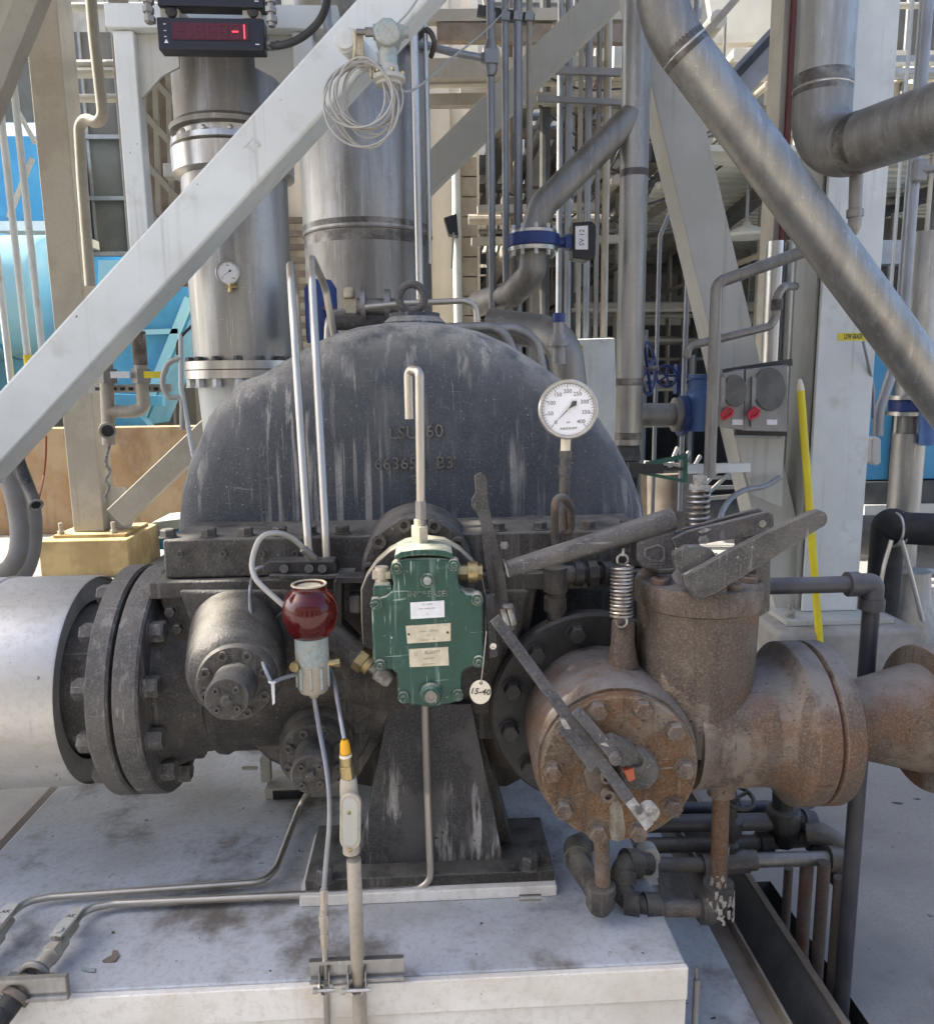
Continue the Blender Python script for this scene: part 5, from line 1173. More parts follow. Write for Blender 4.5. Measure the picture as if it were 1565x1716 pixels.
# ================================================================== stainless process pipes at right
YL_ = 3.30
t = T('large_diagonal_pipe', 'thick stainless pipe bending at top and sloping to the right edge', 'pipe')
pts = [W(1108, -330, YL_), W(1108, 32, YL_), W(1640, 752, YL_)]
rl = 40*mpp(W(1300, 300, YL_))
P0, P1, P2 = pts
d1 = (P2-P1).normalized(); P2 = P2+d1*.75
t.add('barrel', MB().tube([P1+d1*.1171, P2], rl, 40), M['steel'])
f = fillet([P0, P1, P2], .36, 14)
t.add('elbow', MB().tube(f[:-1]+[f[-2]+d1*.02], rl*1.005, 40), M['steel_dull'])
c = f[-2]+d1*.02
t.add('weld_bead', MB().torus(c, d1, rl*1.0, .004, 48, 8), M['steel_bright'])
t.add('heat_tint', MB().lathe(c, d1, [(rl*1.003, -.035), (rl*1.008, -.02), (rl*1.008, -.006)], 48, False).lathe(c, d1, [(rl*1.003, .006), (rl*1.006, .015), (rl*1.001, .028)], 48, False), M['tint']); t.done()
# elbowed pipe, upper right, turning towards the viewer
Ye = 3.75
xe = vpx(1381, 100, Ye); me_ = mpp(W(1381, 200, Ye)); re_ = 47*me_
ze = W(1385, 262, Ye).z
q1 = G(1565, 196, ze)
d2 = V((q1.x-xe, q1.y-Ye, 0)).normalized()
t = T('elbow_pipe', 'stainless elbow pipe turning from the ceiling toward the right edge', 'pipe')
P0, P1, P2 = V((xe, Ye, 7)), V((xe, Ye, ze)), V((xe, Ye, ze))+d2*2.0
f = fillet([P0, P1, P2], .19, 14)
t.add('riser', MB().cyl((xe, Ye, f[1].z+.1), (xe, Ye, 7), re_*.985), M['steel'])
t.add('elbow', MB().tube([V((xe, Ye, f[1].z+.1))]+f[1:-1]+[f[-2]+d2*.03], re_, 40), M['steel_dull'])
t.add('run', MB().tube([f[-2]+d2*.03, P2], re_*.99, 40), M['steel_dull'])
t.add('weld_bead', MB().torus((xe, Ye, f[1].z+.1), Z_, re_*.995, .004, 48, 8), M['steel_bright'])
t.add('heat_tint', MB().lathe((xe, Ye, f[1].z+.1), Z_, [(re_*1.002, .008), (re_*1.004, .03), (re_*.99, .06)], 48, False).lathe((xe, Ye, f[1].z+.1), Z_, [(re_*1.002, -.03), (re_*1.005, -.015), (re_*1.002, -.006)], 48, False).lathe(f[-2]+d2*.03, d2, [(re_*1.001, -.03), (re_*1.006, 0), (re_*.995, .03)], 48, False), M['tint'])
t.done()
pd = V((xe, Ye, ze))+d2*.19
t = T('small_drain_pipe', 'small stainless drain pipe from the elbow stepping down behind the boxes', 'pipe')
rr_ = 10.5*me_
a = W(1433, 310, Ye-.13); Yd = Ye-.13
b = W(1431, 388, Yd); c1 = W(1400, 402, Yd+.1); d0 = W(1201, 474, Yd+.15); e0 = W(1183, 800, Yd+.15)
t.add('pipe', MB().tube([a+Z_*.05, b, c1, d0, V((d0.x, d0.y, e0.z))], rr_, 20, .05), M['steel_dull'])
t.add('socket', MB().cyl(W(1432, 352, Yd), W(1432, 364, Yd), rr_*1.25).torus(W(1432, 352, Yd), Z_, rr_*1.1, .004, 24, 8), M['steel_dull'])
t.done()
t = T('instrument_line', 'thin stainless line with swan-neck elbow left of the right column', 'pipe')
q = [W(1150, 600, 4.0), W(1154, 580, 4.0), W(1290, 547, 3.95), W(1300, 530, 3.95), W(1302, 495, 3.95), W(1312, 480, 3.95), W(1332, 480, 4.1)]
t.add('line', MB().tube(q, .021, 16, .05), M['steel_dull'])
t.add('coupling', MB().cyl(W(1301, 520, 3.95), W(1302, 502, 3.95), .029), M['lever']); t.done()
# mid vertical pipe with branch
Ym = 4.2
xm = vpx(1062, 300, Ym); rm = 23.5*mpp(W(1062, 300, Ym))
t = T('branched_pipe', 'upright stainless pipe with a slanting branch left of the big diagonal', 'pipe')
t.add('riser', MB().cyl((xm, Ym, W(1050, 745, Ym).z), (xm, Ym, 6), rm), M['steel'])
for py in (292, 640, 730): t.add('weld_band', MB().cyl((xm, Ym, W(1060, py-6, Ym).z), (xm, Ym, W(1060, py+6, Ym).z), rm*1.012), M['tint'])
jn = V((xm, Ym, W(1063, 190, Ym).z))
e_ = W(908, 345, Ym-.1); f_ = W(893, 395, Ym-.1)
t.add('branch', MB().tube([jn, e_, V((f_.x, e_.y, f_.z))], rm*.97, 28, .12), M['steel_dull'])
t.add('foot_flange', MB().cyl((xm, Ym, W(1050, 770, Ym).z), (xm, Ym, W(1050, 745, Ym).z), rm, rm*.8), M['lever'])
t.done()
t = T('butterfly_valve', 'deep blue wafer valve with a black labelled actuator on the branch pipe', 'valve')
fx = f_.x; fY = e_.y
k_ = mpp(f_)
t.add('body', MB().cyl((fx, fY, W(0, 418, fY).z), (fx, fY, W(0, 397, fY).z), 44*k_), M['deepblue'], bevel=.003)
t.add('upper_flange', MB().cyl((fx, fY, W(0, 396, fY).z), (fx, fY, W(0, 391, fY).z), 40*k_), M['steel_bright'])
t.add('lower_flange', MB().cyl((fx, fY, W(0, 426, fY).z), (fx, fY, W(0, 419, fY).z), 42*k_), M['steel_bright'])
for p in ring((fx, fY, W(0, 391, fY).z), Z_, 36*k_, 10): t.add('bolt', MB().cyl(p, p+Z_*.025, .011, n=6), M['steel_bright'])
for p in ring((fx, fY, W(0, 426, fY).z), Z_, 36*k_, 10): t.add('bolt', MB().cyl(p, p-Z_*.025, .011, n=6), M['steel_bright'])
t.add('neck', MB().cyl(W(930, 406, fY), W(965, 406, fY), .028).box(tuple(W(945, 418, fY)-Y_*.04), tuple(W(962, 395, fY)+Y_*.04)), M['deepblue'])
ac = t.add('actuator', MB().ppx([(960, 372), (992, 370), (999, 378), (998, 430), (985, 436), (960, 432)], fY-.06, .12), M['display'], bevel=.008)
t.add('actuator_label', MB().ppx([(964, 379), (985, 378), (985, 418), (964, 418)], fY-.0625, .0018), M['whitelabel'], ac)
t.add('handwriting', MB().text('SV 12', W(975, 398, fY-.0632), Z_, -X_, .035, .0003), M['ink'], ac)
t.done()
t = T('lower_elbow', 'grey steel elbow dropping below the deep blue wafer valve', 'pipe')
t.add('elbow', MB().tube([(fx, fY, W(0, 427, fY).z), (fx, fY, W(0, 462, fY).z), W(860, 492, fY+.15), W(800, 510, fY+.4)], rm*.97, 28, .12), M['steel_dull']); t.done()

# junction boxes on the right column brace
t = T('box_rack', 'dark slotted rails and grey plate carrying the two junction boxes', 'bracket')
Yx = 3.92
t.add('top_rail', MB().bar(W(1212, 624, Yx+.07), W(1325, 607, Yx+.07), .035, .03), M['interior'])
t.add('bottom_rail', MB().bar(W(1232, 724, Yx+.07), W(1316, 726, Yx+.07), .03, .03), M['interior'])
t.add('arm_plate', MB().ppx([(1232, 732), (1312, 735), (1310, 850), (1262, 830)], 4.05, .02), M['greywhite'])
t.done()
for lab, q, lx, hx in (('left grey junction box with a round cover and red handle', [(1212, 626), (1247, 618), (1247, 722), (1208, 715)], (1232, 655, 20), (1217, 690)),
                       ('right grey junction box with larger round cover and red handle', [(1249, 619), (1320, 611), (1319, 724), (1246, 722)], (1290, 652, 27), (1261, 690))):
    t = T('junction_box', lab, 'junction box')
    bx = t.add('box', MB().ppx(q, Yx-.02, .085), M['greybox'], bevel=.005)
    k_ = mpp(W(1250, 650, Yx)); o = [(lx[0]+math.cos(2*math.pi*i/28)*lx[2], lx[1]+math.sin(2*math.pi*i/28)*lx[2]*1.35) for i in range(28)]
    t.add('round_cover', MB().ppx(o, Yx-.035, .014), M['darkbox'], bx, .004)
    t.add('hinge', MB().bar(W(lx[0]-lx[2]-1, 632, Yx-.03), W(lx[0]-lx[2]-3, 715, Yx-.03), .02, .02), M['greybox'], bx)
    x, y = hx
    t.add('handle', MB().tube([W(x-9, y+4, Yx-.06), W(x+4, y-7, Yx-.06), W(x+11, y-2, Yx-.06), W(x+8, y+6, Yx-.06), W(x-5, y+13, Yx-.06), W(x-9, y+4, Yx-.06)], .008, 10), M['red'], bx)
    t.add('handle_plate', MB().ppx([(x-7, y+4), (x+4, y-5), (x+9, y+4), (x-4, y+11)], Yx-.052, .006), M['red'], bx)
    t.add('lock_tab', MB().ppx([(lx[0]-6, 703), (lx[0]+12, 703), (lx[0]+12, 712), (lx[0]-6, 712)], Yx-.026, .006), M['whitelabel'], bx, .001)
    t.done()
# small dark rods, gear operator, valves between dome and boxes
t = T('gear_valve', 'pale blue valve body with a deep blue handwheel behind the dome', 'valve')
Yv = 4.55
t.add('body', MB().lathe(W(1168, 722, Yv), Z_, [(.065, 0), (.075, .02), (.075, .22), (.06, .24), (.06, .30), (.075, .31), (.075, .33), (0, .33)], 24), M['midblue'])
t.add('pipe_stub', MB().cyl(W(1070, 695, Yv), W(1135, 695, Yv), .068).cyl(W(1128, 695, Yv), W(1140, 695, Yv), .10), M['steel_dull'])
t.add('disc', MB().cyl(W(1138, 697, Yv), W(1146, 697, Yv), .12).box(tuple(W(1133, 660, Yv)), tuple(W(1142, 610, Yv)+Y_*.06)), M['deepblue'])
mb = MB().torus(W(1116, 630, Yv), (.1, -1, .2), .062, .008, 28, 8)
for p in ring(W(1116, 630, Yv), (.1, -1, .2), .062, 5): mb.bar(W(1116, 630, Yv), p, .012, .01)
t.add('handwheel', mb, M['deepblue']); t.done()
t = T('large_handwheel', 'deep blue handwheel seen nearly edge-on by the upright pipe', 'handwheel')
hc = W(1085, 618, 4.3); n = V((1, -.62, .05)).normalized()
mb = MB().torus(hc, n, .142, .010, 36, 8)
t.add('rim', mb, M['deepblue'])
mb = MB()
for p in ring(hc, n, .14, 4, .4): mb.bar(hc, p, .018, .014, n)
t.add('spokes', mb, M['deepblue']); t.add('stem', MB().cyl(hc-n*.15, hc+n*.06, .016), M['steel_dull']); t.done()
t = T('chain_operator', 'dark green bracket arms with a grey bar behind the dome edge', 'bracket')
Yg = 3.9
t.add('arm', MB().bar(W(1082, 778, Yg), W(1150, 764, Yg), .022, .02).bar(W(1075, 792, Yg), W(1145, 806, Yg), .016, .02).bar(W(1147, 760, Yg), W(1147, 808, Yg), .022, .02), M['sea'])
t.add('jaw', MB().bar(W(1055, 785, Yg), W(1110, 785, Yg), .05, .03).bar(W(1060, 775, Yg), W(1060, 800, Yg), .05, .04).bar(W(1095, 786, Yg), W(1145, 786, Yg), .015, .015), M['black'])
t.add('bar', MB().bar(W(1150, 786, Yg), W(1255, 783, Yg), .048, .04), M['white'], bevel=.003); t.done()
pipe('cable_loop', 'dark cable curving from the right column down behind the spring', 'cable', [W(1306, 800, 4.0), W(1280, 815, 3.95), W(1245, 822, 3.9), W(1222, 838, 3.8), W(1207, 865, 3.7), W(1205, 900, 3.7)], .014, M['galv'], sm=6)
# cluster on top of the dome
t = T('dome_valve', 'brass-bodied valve cluster with steel flanges behind the dome top', 'valve')
Yw = 2.75
t.add('body', MB().box(tuple(W(570, 526, Yw)), tuple(W(598, 498, Yw)+Y_*.06)).cyl(W(585, 500, Yw), W(585, 482, Yw), .02), M['cream'], bevel=.004)
t.add('flange', MB().cyl(W(610, 512, Yw)-X_*.008, W(610, 512, Yw)+X_*.008, .062).cyl(W(650, 512, Yw)-X_*.010, W(650, 512, Yw)+X_*.010, .055).cyl(W(598, 515, Yw), W(668, 515, Yw), .03), M['steel_dull'])
t.add('pipe_run', MB().cyl(W(560, 540, Yw), W(700, 538, Yw), .028), M['cast']); t.done()
t = T('blue_actuator', 'deep blue actuator tucked behind the two polished tubes', 'actuator')
t.add('cylinder', MB().lathe(W(541, 575, 2.9), Z_, [(.055, 0), (.058, .02), (.058, .19), (.04, .22), (0, .22)], 24), M['deepblue'])
t.add('bracket', MB().bar(W(545, 515, 2.85), W(575, 528, 2.8), .02, .02), M['maroon']); t.done()
pipe('crossover_tube', 'bright tube crossing behind the eye bolt and bending down', 'tube', [W(612, 515, 2.5), W(680, 508, 2.5), W(778, 504, 2.5), W(797, 512, 2.5), W(800, 560, 2.5)], .0095, M['tube'], .04)
pipe('bent_tube', 'inner of two thick grey tubes bending down the dome back', 'tube', [W(745, 550, 2.45), W(820, 548, 2.45), W(845, 558, 2.45), W(868, 610, 2.45)], .016, M['steel_dull'], .08)
pipe('bent_tube', 'outer of two thick grey tubes bending down the dome back', 'tube', [W(800, 552, 2.6), W(862, 550, 2.6), W(898, 568, 2.6), W(912, 640, 2.6)], .017, M['steel_dull'], .08)
t = T('bypass_elbow', 'dark steel elbow with a blue-capped vent valve right of the dome', 'pipe')
t.add('elbow', MB().tube([W(820, 545, 3.6), W(905, 555, 3.5), W(945, 575, 3.4), W(955, 650, 3.4)], .075, 24, .15), M['steel_dull'])
t.add('vent_valve', MB().cyl(W(936, 610, 3.2), W(936, 560, 3.2), .03).cyl(W(936, 560, 3.2), W(936, 540, 3.2), .022, n=8).cyl(W(936, 572, 3.2), W(936, 580, 3.2), .045), M['greybox'])
t.add('valve_cap', MB().cyl(W(936, 540, 3.2), W(936, 525, 3.2), .026), M['deepblue']); t.done()

# ================================================================== far left: wall, tank, hopper, small pipes
solo('retaining_wall', 'rust-stained ochre concrete wall behind the left column', 'wall', MB().box((-12, 9.0, 0), (W(345, 800, 9.0).x, 9.3, W(200, 716, 9.0).z)), M['ochre'], bevel=.01)
t = T('blue_tank', 'light blue horizontal tank at the far left edge', 'tank')
Yk = 10.6
zc = W(30, 500, Yk).z; rk = 100*mpp(W(30, 500, Yk))
xk = W(92, 500, Yk).x
t.add('shell', MB().lathe((xk, Yk, zc), -X_, [(rk*.8, -.12), (rk*.95, -.06), (rk, 0), (rk, 6)], 56), M['blue_tank'])
for k in range(3): t.add('band', MB().torus((xk-.5-k*1.0, Yk, zc), X_, rk*1.0, .018, 56, 8), M['blue'])
t.add('saddle', MB().box((xk-1.0, Yk-.7, .6), (xk-.8, Yk+.7, zc-.3)).box((xk-3.0, Yk-.7, .6), (xk-2.8, Yk+.7, zc-.3)), M['blue']); t.done()
t = T('blue_housing', 'tall blue steel housing with a pale ledge above the blue tank', 'machine')
xh = W(75, 300, 12).x
t.add('panel', MB().box((-14, 12, W(30, 372, 12).z), (xh, 13.5, W(30, 228, 12).z)), M['blue'])
t.add('ledge', MB().box((-14, 11.85, W(30, 390, 12).z), (xh+.1, 13.5, W(30, 374, 12).z)), M['white'])
t.add('upper_tank', MB().lathe((xh, 12.6, W(30, 255, 12).z), -X_, [(.5, -.05), (.55, 0), (.55, 6)], 40), M['blue_tank']); t.done()
t = T('blue_hopper', 'blue sheet steel hopper tapering down behind the left brace', 'hopper')
Yo = 10.0
t.add('front_panel', MB().ppx([(150, 430), (345, 430), (333, 500), (245, 712), (195, 712), (150, 600)], Yo, .9), M['blue'])
t.add('rib', MB().bar(W(318, 500, Yo-.05), W(235, 705, Yo-.05), .10, .08).bar(W(150, 560, Yo-.05), W(300, 555, Yo-.05), .06, .08), M['blue_tank'])
t.add('box', MB().ppx([(165, 436), (212, 436), (212, 520), (165, 520)], Yo-.25, .24), M['blue_tank'])
t.add('outlet', MB().bar(W(185, 668, 9.6), W(275, 672, 9.6), .12, .12).bar(W(215, 700, 9.6), W(255, 745, 9.6), .3, .2), M['blue']); t.done()
t = T('small_blue_cart', 'teal-topped low blue box on the floor behind the casing flange', 'box')
t.add('lid', MB().ppx([(245, 885), (258, 874), (312, 868), (312, 885), (256, 892)], 7.6, .5), M['palevalve'], bevel=.01)
t.add('body', MB().ppx([(250, 893), (312, 886), (312, 925), (256, 920)], 7.65, .4), M['blue'], bevel=.01); t.done()
t = T('dark_building', 'tall dark panelled building behind the left columns', 'building')
xa, xb2 = W(118, 300, 13.5).x, W(300, 300, 13.5).x
t.add('wall', MB().box((-9.5, 13.6, 0), (xb2, 15.5, 7.2)), M['darkwall'])
for py in (232, 335, 428): t.add('ledge', MB().box((-9.5, 13.5, W(0, py+3, 13.6).z), (xb2, 13.598, W(0, py-4, 13.6).z)), M['greybox'])
for px in (150, 205, 262): x = W(px, 300, 13.5).x; t.add('seam', MB().box((x-.02, 13.56, 0), (x+.02, 13.599, 7.2)), M['greybox'])
t.done()
# access ladder frame / lattice between post and tall pipe
t = T('lattice_frame', 'brown lattice of bars between the white post and the tall pipe', 'frame')
Yf_ = 6.0
for px in (238, 258, 280, 300, 318): t.add('upright', MB().bar(W(px, 40, Yf_), W(px+12, 470, Yf_), .035, .03), M['beige'])
for py in (60, 130, 205, 285, 360): t.add('diagonal', MB().bar(W(232, py-25, Yf_-.02), W(322, py+75, Yf_-.02), .04, .02), M['beige'])
t.add('backing', MB().ppx([(228, 20), (335, 20), (345, 480), (240, 480)], Yf_+.35, .03), M['grid']); t.done()
solo('rear_post', 'beige square post just behind the white display post', 'post', MB().box((W(186, 60, 4.9).x, 4.9, W(200, 470, 4.9).z), (W(202, 60, 4.9).x+.03, 5.0, 6.5)), M['beige'], bevel=.006)
gp = 'pale handrail pipes behind the left column'
for lab, py, r in (('highest pale horizontal rail behind the left column', 12, .035), ('second pale horizontal rail from the top at left', 108, .035), ('third pale horizontal rail down, thicker, at left', 122, .045), ('lowest pale horizontal rail at the level of the pipe elbow', 165, .035)):
    a, b = W(100, py, 7.6), W(310, py-1, 7.6); solo('handrail_pipe', lab, 'rail', MB().cyl(a, b, r), M['greywhite'], gp)
pipe('bent_rail_pipe', 'cream pipe dropping and elbowing behind the left column', 'pipe', [W(150, -40, 6.6), W(158, 60, 6.6), W(176, 218, 6.6), W(132, 188, 6.7), W(138, 300, 6.7), W(152, 480, 6.7)], .042, M['beige'], .09)
gp = 'slim white upright pipes at the far left edge'
for lab, (xa_, xb_, yb_) in (('slim white upright pipe nearest the left edge', (-2, 22, 660)), ('slim white upright pipe with a yellow marker sleeve', (22, 52, 640)), ('slim white upright pipe closest to the left column', (42, 74, 610))):
    t = T('upright_pipe', lab, 'pipe', gp)
    a, b = W(xa_, 150, 6.2), W(xb_, yb_+30, 6.2)
    x = (a.x+b.x)/2
    t.add('pipe', MB().cyl((W(xb_, yb_, 6.2).x, 6.2, W(xb_, yb_+40, 6.2).z), (W(xb_, yb_, 6.2).x-.02, 6.2, 4.2), .025), M['white'])
    if 'yellow' in lab: t.add('marker_sleeve', MB().cyl((W(xb_, yb_, 6.2).x, 6.2, W(xb_, 640, 6.2).z), (W(xb_, yb_, 6.2).x, 6.2, W(xb_, 595, 6.2).z), .033), M['yellow'])
    t.done()
solo('zigzag_bar', 'thin white zigzag bracing bar at the far left', 'brace', MB().bar(W(55, 265, 6.5), W(15, 365, 6.5), .03, .03).bar(W(30, 185, 6.5), W(60, 240, 6.5), .03, .03), M['white'])
# small piping with ball valves
t = T('sample_piping', 'dull steel sample pipes with two small ball valves at left', 'pipe')
Ys_ = 5.6
t.add('left_leg', MB().cyl(W(178, 600, Ys_), W(183, 745, Ys_), .045).cyl(W(180, 720, Ys_-.05), W(181, 722, Ys_-.14), .055), M['conduit'])
t.add('open_end', MB().cyl(W(181, 722, Ys_-.141), W(181, 722, Ys_-.145), .04), M['black'])
t.add('right_leg', MB().tube([W(233, 560, Ys_), W(238, 640, Ys_), W(242, 682, Ys_), W(225, 690, Ys_), W(183, 690, Ys_)], .045, 18, .12), M['conduit'])
t.add('rusty_nipple', MB().cyl(W(232, 555, Ys_), W(236, 612, Ys_), .047), M['rust_or'])
for px, m in ((180, 'whitelabel'), (236, 'yellow')):
    v_ = t.add('ball_valve', MB().cyl(W(px, 618, Ys_), W(px+1, 642, Ys_), .066, n=8), M['steel_dull'])
    t.add('valve_handle', MB().bar(W(px+6, 628, Ys_-.08), W(px+38, 628, Ys_-.08), .045, .012), M[m], v_)
t.add('chain_wire', MB().tube([W(184, 745, Ys_), W(178, 775, Ys_), W(185, 790, Ys_), W(177, 805, Ys_), W(184, 815, Ys_), W(177, 832, Ys_), W(180, 840, Ys_)], .012, 8, sm=4), M['chip'])
t.done()
t = T('perforated_strut', 'perforated steel strut holding the small pipes at left', 'strut')
s_ = t.add('channel', MB().bar(W(150, 652, Ys_+.10), W(288, 650, Ys_+.10), .055, .04), M['greywhite'])
mb = MB()
for k in range(9): mb.bar(W(160+k*14, 651.7, Ys_+.078), W(168+k*14, 651.6, Ys_+.078), .022, .003)
t.add('slots', mb, M['black'], s_); t.done()
t = T('instrument_tubing', 'looped grey tubing and black wire beside the tall pipe flange', 'tubing')
t.add('loop', MB().tube([W(305, 600, 4.2), W(282, 610, 4.2), W(273, 640, 4.2), W(283, 665, 4.2), W(304, 668, 4.2), (W(306, 700, 4.2)), W(306, 720, 4.2)], .014, 10, sm=5), M['cable'])
t.add('down_tube', MB().tube([W(303, 560, 4.2), W(304, 650, 4.2), W(325, 765, 4.2), W(333, 772, 4.2), W(336, 765, 4.2)], .013, 10, .05), M['white'])
t.add('black_wire', MB().tube([W(298, 595, 4.2), W(300, 570, 4.2), W(323, 545, 4.2)], .008, 8, sm=5), M['rubber']); t.done()
# hose and nozzle lower left
t = T('coiled_hose', 'thick grey hose looping down at the lower left edge', 'hose')
Yh_ = 3.6
t.add('hose', MB().tube([W(-60, 800, Yh_+.4), W(-10, 790, Yh_+.2), W(18, 815, Yh_+.1), W(33, 880, Yh_), W(28, 935, Yh_-.1), W(-6, 965, Yh_-.1), W(-70, 970, Yh_)], .040, 20, sm=6), M['hose'])
t.add('hose', MB().tube([W(-70, 740, Yh_+.5), W(10, 760, Yh_+.5), W(48, 830, Yh_+.5), W(56, 900, Yh_+.5), W(40, 960, Yh_+.4), W(0, 985, Yh_+.3), W(-70, 990, Yh_+.3)], .045, 20, sm=6), M['hose']); t.done()
t = T('black_nozzle', 'dark curved pipe stub with an open end under the brace', 'pipe')
q = [W(20, 730, 3.4), W(38, 790, 3.4), W(50, 820, 3.38), W(61, 846, 3.30)]
t.add('pipe', MB().tube(q, .024, 18, sm=6), M['lever']); d_ = (q[3]-q[2]).normalized()
t.add('rim', MB().torus(q[3], d_, .024, .006, 24, 8), M['chip']); t.add('bore', MB().cyl(q[3]-d_*.002, q[3]+d_*.001, .021), M['black']); t.done()
pipe('orange_wire', 'thin orange-brown wire dangling over the ochre wall', 'wire', [W(78, 730, 5.5), W(77, 770, 5.5), W(72, 810, 5.4), W(62, 845, 3.35)], .007, M['orange'], sm=5)

# ================================================================== centre background: siding building, block pier, racks
t = T('siding_building', 'beige corrugated-metal building behind the wide stack', 'building')
Yw_ = 9.0; xw = W(790, 300, Yw_).x
mb = MB(); x = xw-2.7
while x < xw: mb.box((x, Yw_-.03, 0), (x+.13, Yw_-.001, 9)); x += .26
t.add('wall', MB().box((xw-2.75, Yw_, 0), (xw, Yw_+8, 9)), M['siding']); t.add('ribs', mb, M['siding'], 0)
t.add('downpipe', MB().box((xw-.02, Yw_-.10, 0), (xw+.08, Yw_-.031, 9)), M['slat'])
mb = MB()
for k in range(11): mb.box((W(455, 300, Yw_-.1).x, Yw_-.08, 2.0+k*.14), (W(520, 300, Yw_-.1).x, Yw_-.035, 2.06+k*.14))
t.add('louvre', mb, M['grid']); t.done()
t = T('block_pier', 'pale blockwork pier at the corner of the beige building', 'pier')
xa = W(772, 400, 8.3).x; xb3 = W(800, 400, 8.3).x
mb = MB(); z = 0
while z < W(0, 275, 8.3).z: mb.box((xa, 8.3, z+.006), (xb3, 8.7, z+.19)); z += .196
t.add('blocks', mb, M['block'], bevel=.006); t.add('cap_pole', MB().cyl(((xa-.04), 8.28, 0), (xa-.04, 8.28, 4.0), .045), M['white']); t.done()
t = T('wall_light', 'dark angular lamp housing on the side of the block pier', 'light fitting')
t.add('housing', MB().ppx([(744, 365), (765, 358), (768, 395), (752, 392)], 8.1, .15), M['display']); t.add('stay', MB().bar(W(760, 390, 8.1), W(757, 450, 8.1), .02, .02), M['galv']); t.done()
gp = 'beige pipe-rack beams behind the conduits'
for lab, x1q, x2q, py, h, Y in (('topmost thin beige rack beam beside the stack', 700, 1060, 30, .10, 7.6), ('upper beige rack beam under the pull box run', 715, 1000, 118, .16, 7.4), ('paired lower beige rack beam beside the stack', 718, 940, 135, .10, 7.5), ('thin beige rack beam crossing behind the second brace', 715, 1010, 170, .10, 7.6), ('beige rack beam low behind the blue wafer valve', 800, 1000, 352, .07, 7.6), ('beige rack beam just under the wafer valve level', 790, 1040, 405, .07, 7.8)):
    solo('rack_beam', lab, 'beam', MB().bar(W(x1q, py, Y), W(x2q, py-4, Y), h, .10), M['beige'], gp)
gp = 'thin upright pipes in the far rack'
labs = ['far upright pipe immediately right of the cream pole', 'far upright pipe second right of the cream pole', 'far upright pipe above the slanting branch', 'far upright pipe crossing the slanting branch', 'far upright pipe left of the branched riser', 'far upright pipe nearest the branched riser']
for lab, px, r, m in zip(labs, (938, 952, 972, 985, 1002, 1016), (.025, .03, .02, .028, .02, .03), ('galv', 'galv', 'beige', 'galv', 'steel_dull', 'conduit')):
    solo('rack_pipe', lab, 'pipe', vcyl(px, 250, 6.4, r, 0, 6.5, 14), M[m], gp)
t = T('rack_strut', 'dark perforated strut row across the far upright pipes', 'strut')
t.add('strut', MB().bar(W(925, 118, 6.3), W(1040, 122, 6.3), .05, .04), M['greybox'])
t.add('strut', MB().bar(W(900, 165, 6.3), W(1040, 172, 6.3), .04, .04), M['greybox']); t.done()

t = T('pipe_rack', 'crowded rack of thin pipes, beams and hangers behind the grey conduits', 'pipe rack')
rnd = random.Random(11)
ms = ['beige', 'galv', 'steel_dull', 'darkbox', 'grid', 'grid', 'conduit', 'interior', 'darkbox']
for k in range(56):
    Y = rnd.uniform(7.6, 12.5); px = rnd.uniform(815, 1080) if k < 38 else rnd.uniform(1100, 1330); x = W(px, 300, Y).x; r = rnd.choice((.015, .02, .025, .035, .05))
    z0, z1 = sorted((rnd.uniform(0, 3.5), rnd.uniform(2.5, 6.5))); t.add('pipe', MB().cyl((x, Y, z0), (x, Y, z1+.4), r, n=10), M[rnd.choice(ms)])
for k in range(34):
    Y = rnd.uniform(7.4, 12.5); py = rnd.uniform(-20, 470); a = W(rnd.uniform(730, 900), py, Y); b = W(rnd.uniform(980, 1330), py, Y); b.z = a.z
    r = rnd.choice((.02, .03, .05))
    if k % 3: t.add('pipe', MB().cyl(a, b, r, n=10), M[rnd.choice(ms)])
    else: t.add('beam', MB().bar(a, b, r*3, .08), M[rnd.choice(('beige', 'darkbox', 'grid', 'greybox'))])
for k in range(18):
    Y = rnd.uniform(7, 8); a = W(rnd.uniform(830, 1330), rnd.uniform(20, 430), Y); b = V((a.x, rnd.uniform(11, 16), a.z)); t.add('pipe', MB().cyl(a, b, rnd.choice((.03, .05, .08)), n=10), M[rnd.choice(ms)])
for k in range(8):
    Y = rnd.uniform(8, 11); a = W(rnd.uniform(820, 1250), rnd.uniform(80, 420), Y); b = a+V((rnd.uniform(-1.2, 1.2), 0, rnd.uniform(.5, 1.2))); t.add('beam', MB().bar(a, b, .07, .07), M[rnd.choice(('beige', 'darkbox', 'grid'))])
for k in range(9):
    Y = rnd.uniform(6.6, 8); a = W(rnd.uniform(820, 1000), rnd.uniform(60, 420), Y); b = W(rnd.uniform(1040, 1330), rnd.uniform(60, 420), Y); m_ = (a+b)/2-Z_*rnd.uniform(.1, .5)
    t.add('cable', MB().tube([a, (a+m_)/2-Z_*.08, m_, (b+m_)/2-Z_*.08, b], .010, 8, sm=5), M['rubber'])
for k in range(10):
    Y = rnd.uniform(7, 9); a = W(rnd.uniform(830, 1300), rnd.uniform(60, 420), Y); t.add('fitting_box', MB().box(tuple(a), tuple(a+V((rnd.uniform(.08, .2), .1, rnd.uniform(.08, .25))))), M[rnd.choice(('greybox', 'display', 'darkbox', 'white'))], bevel=.008)
t.done()
t = T('rear_rack', 'dark steel rack and pipes beyond the right edge conduits', 'pipe rack')
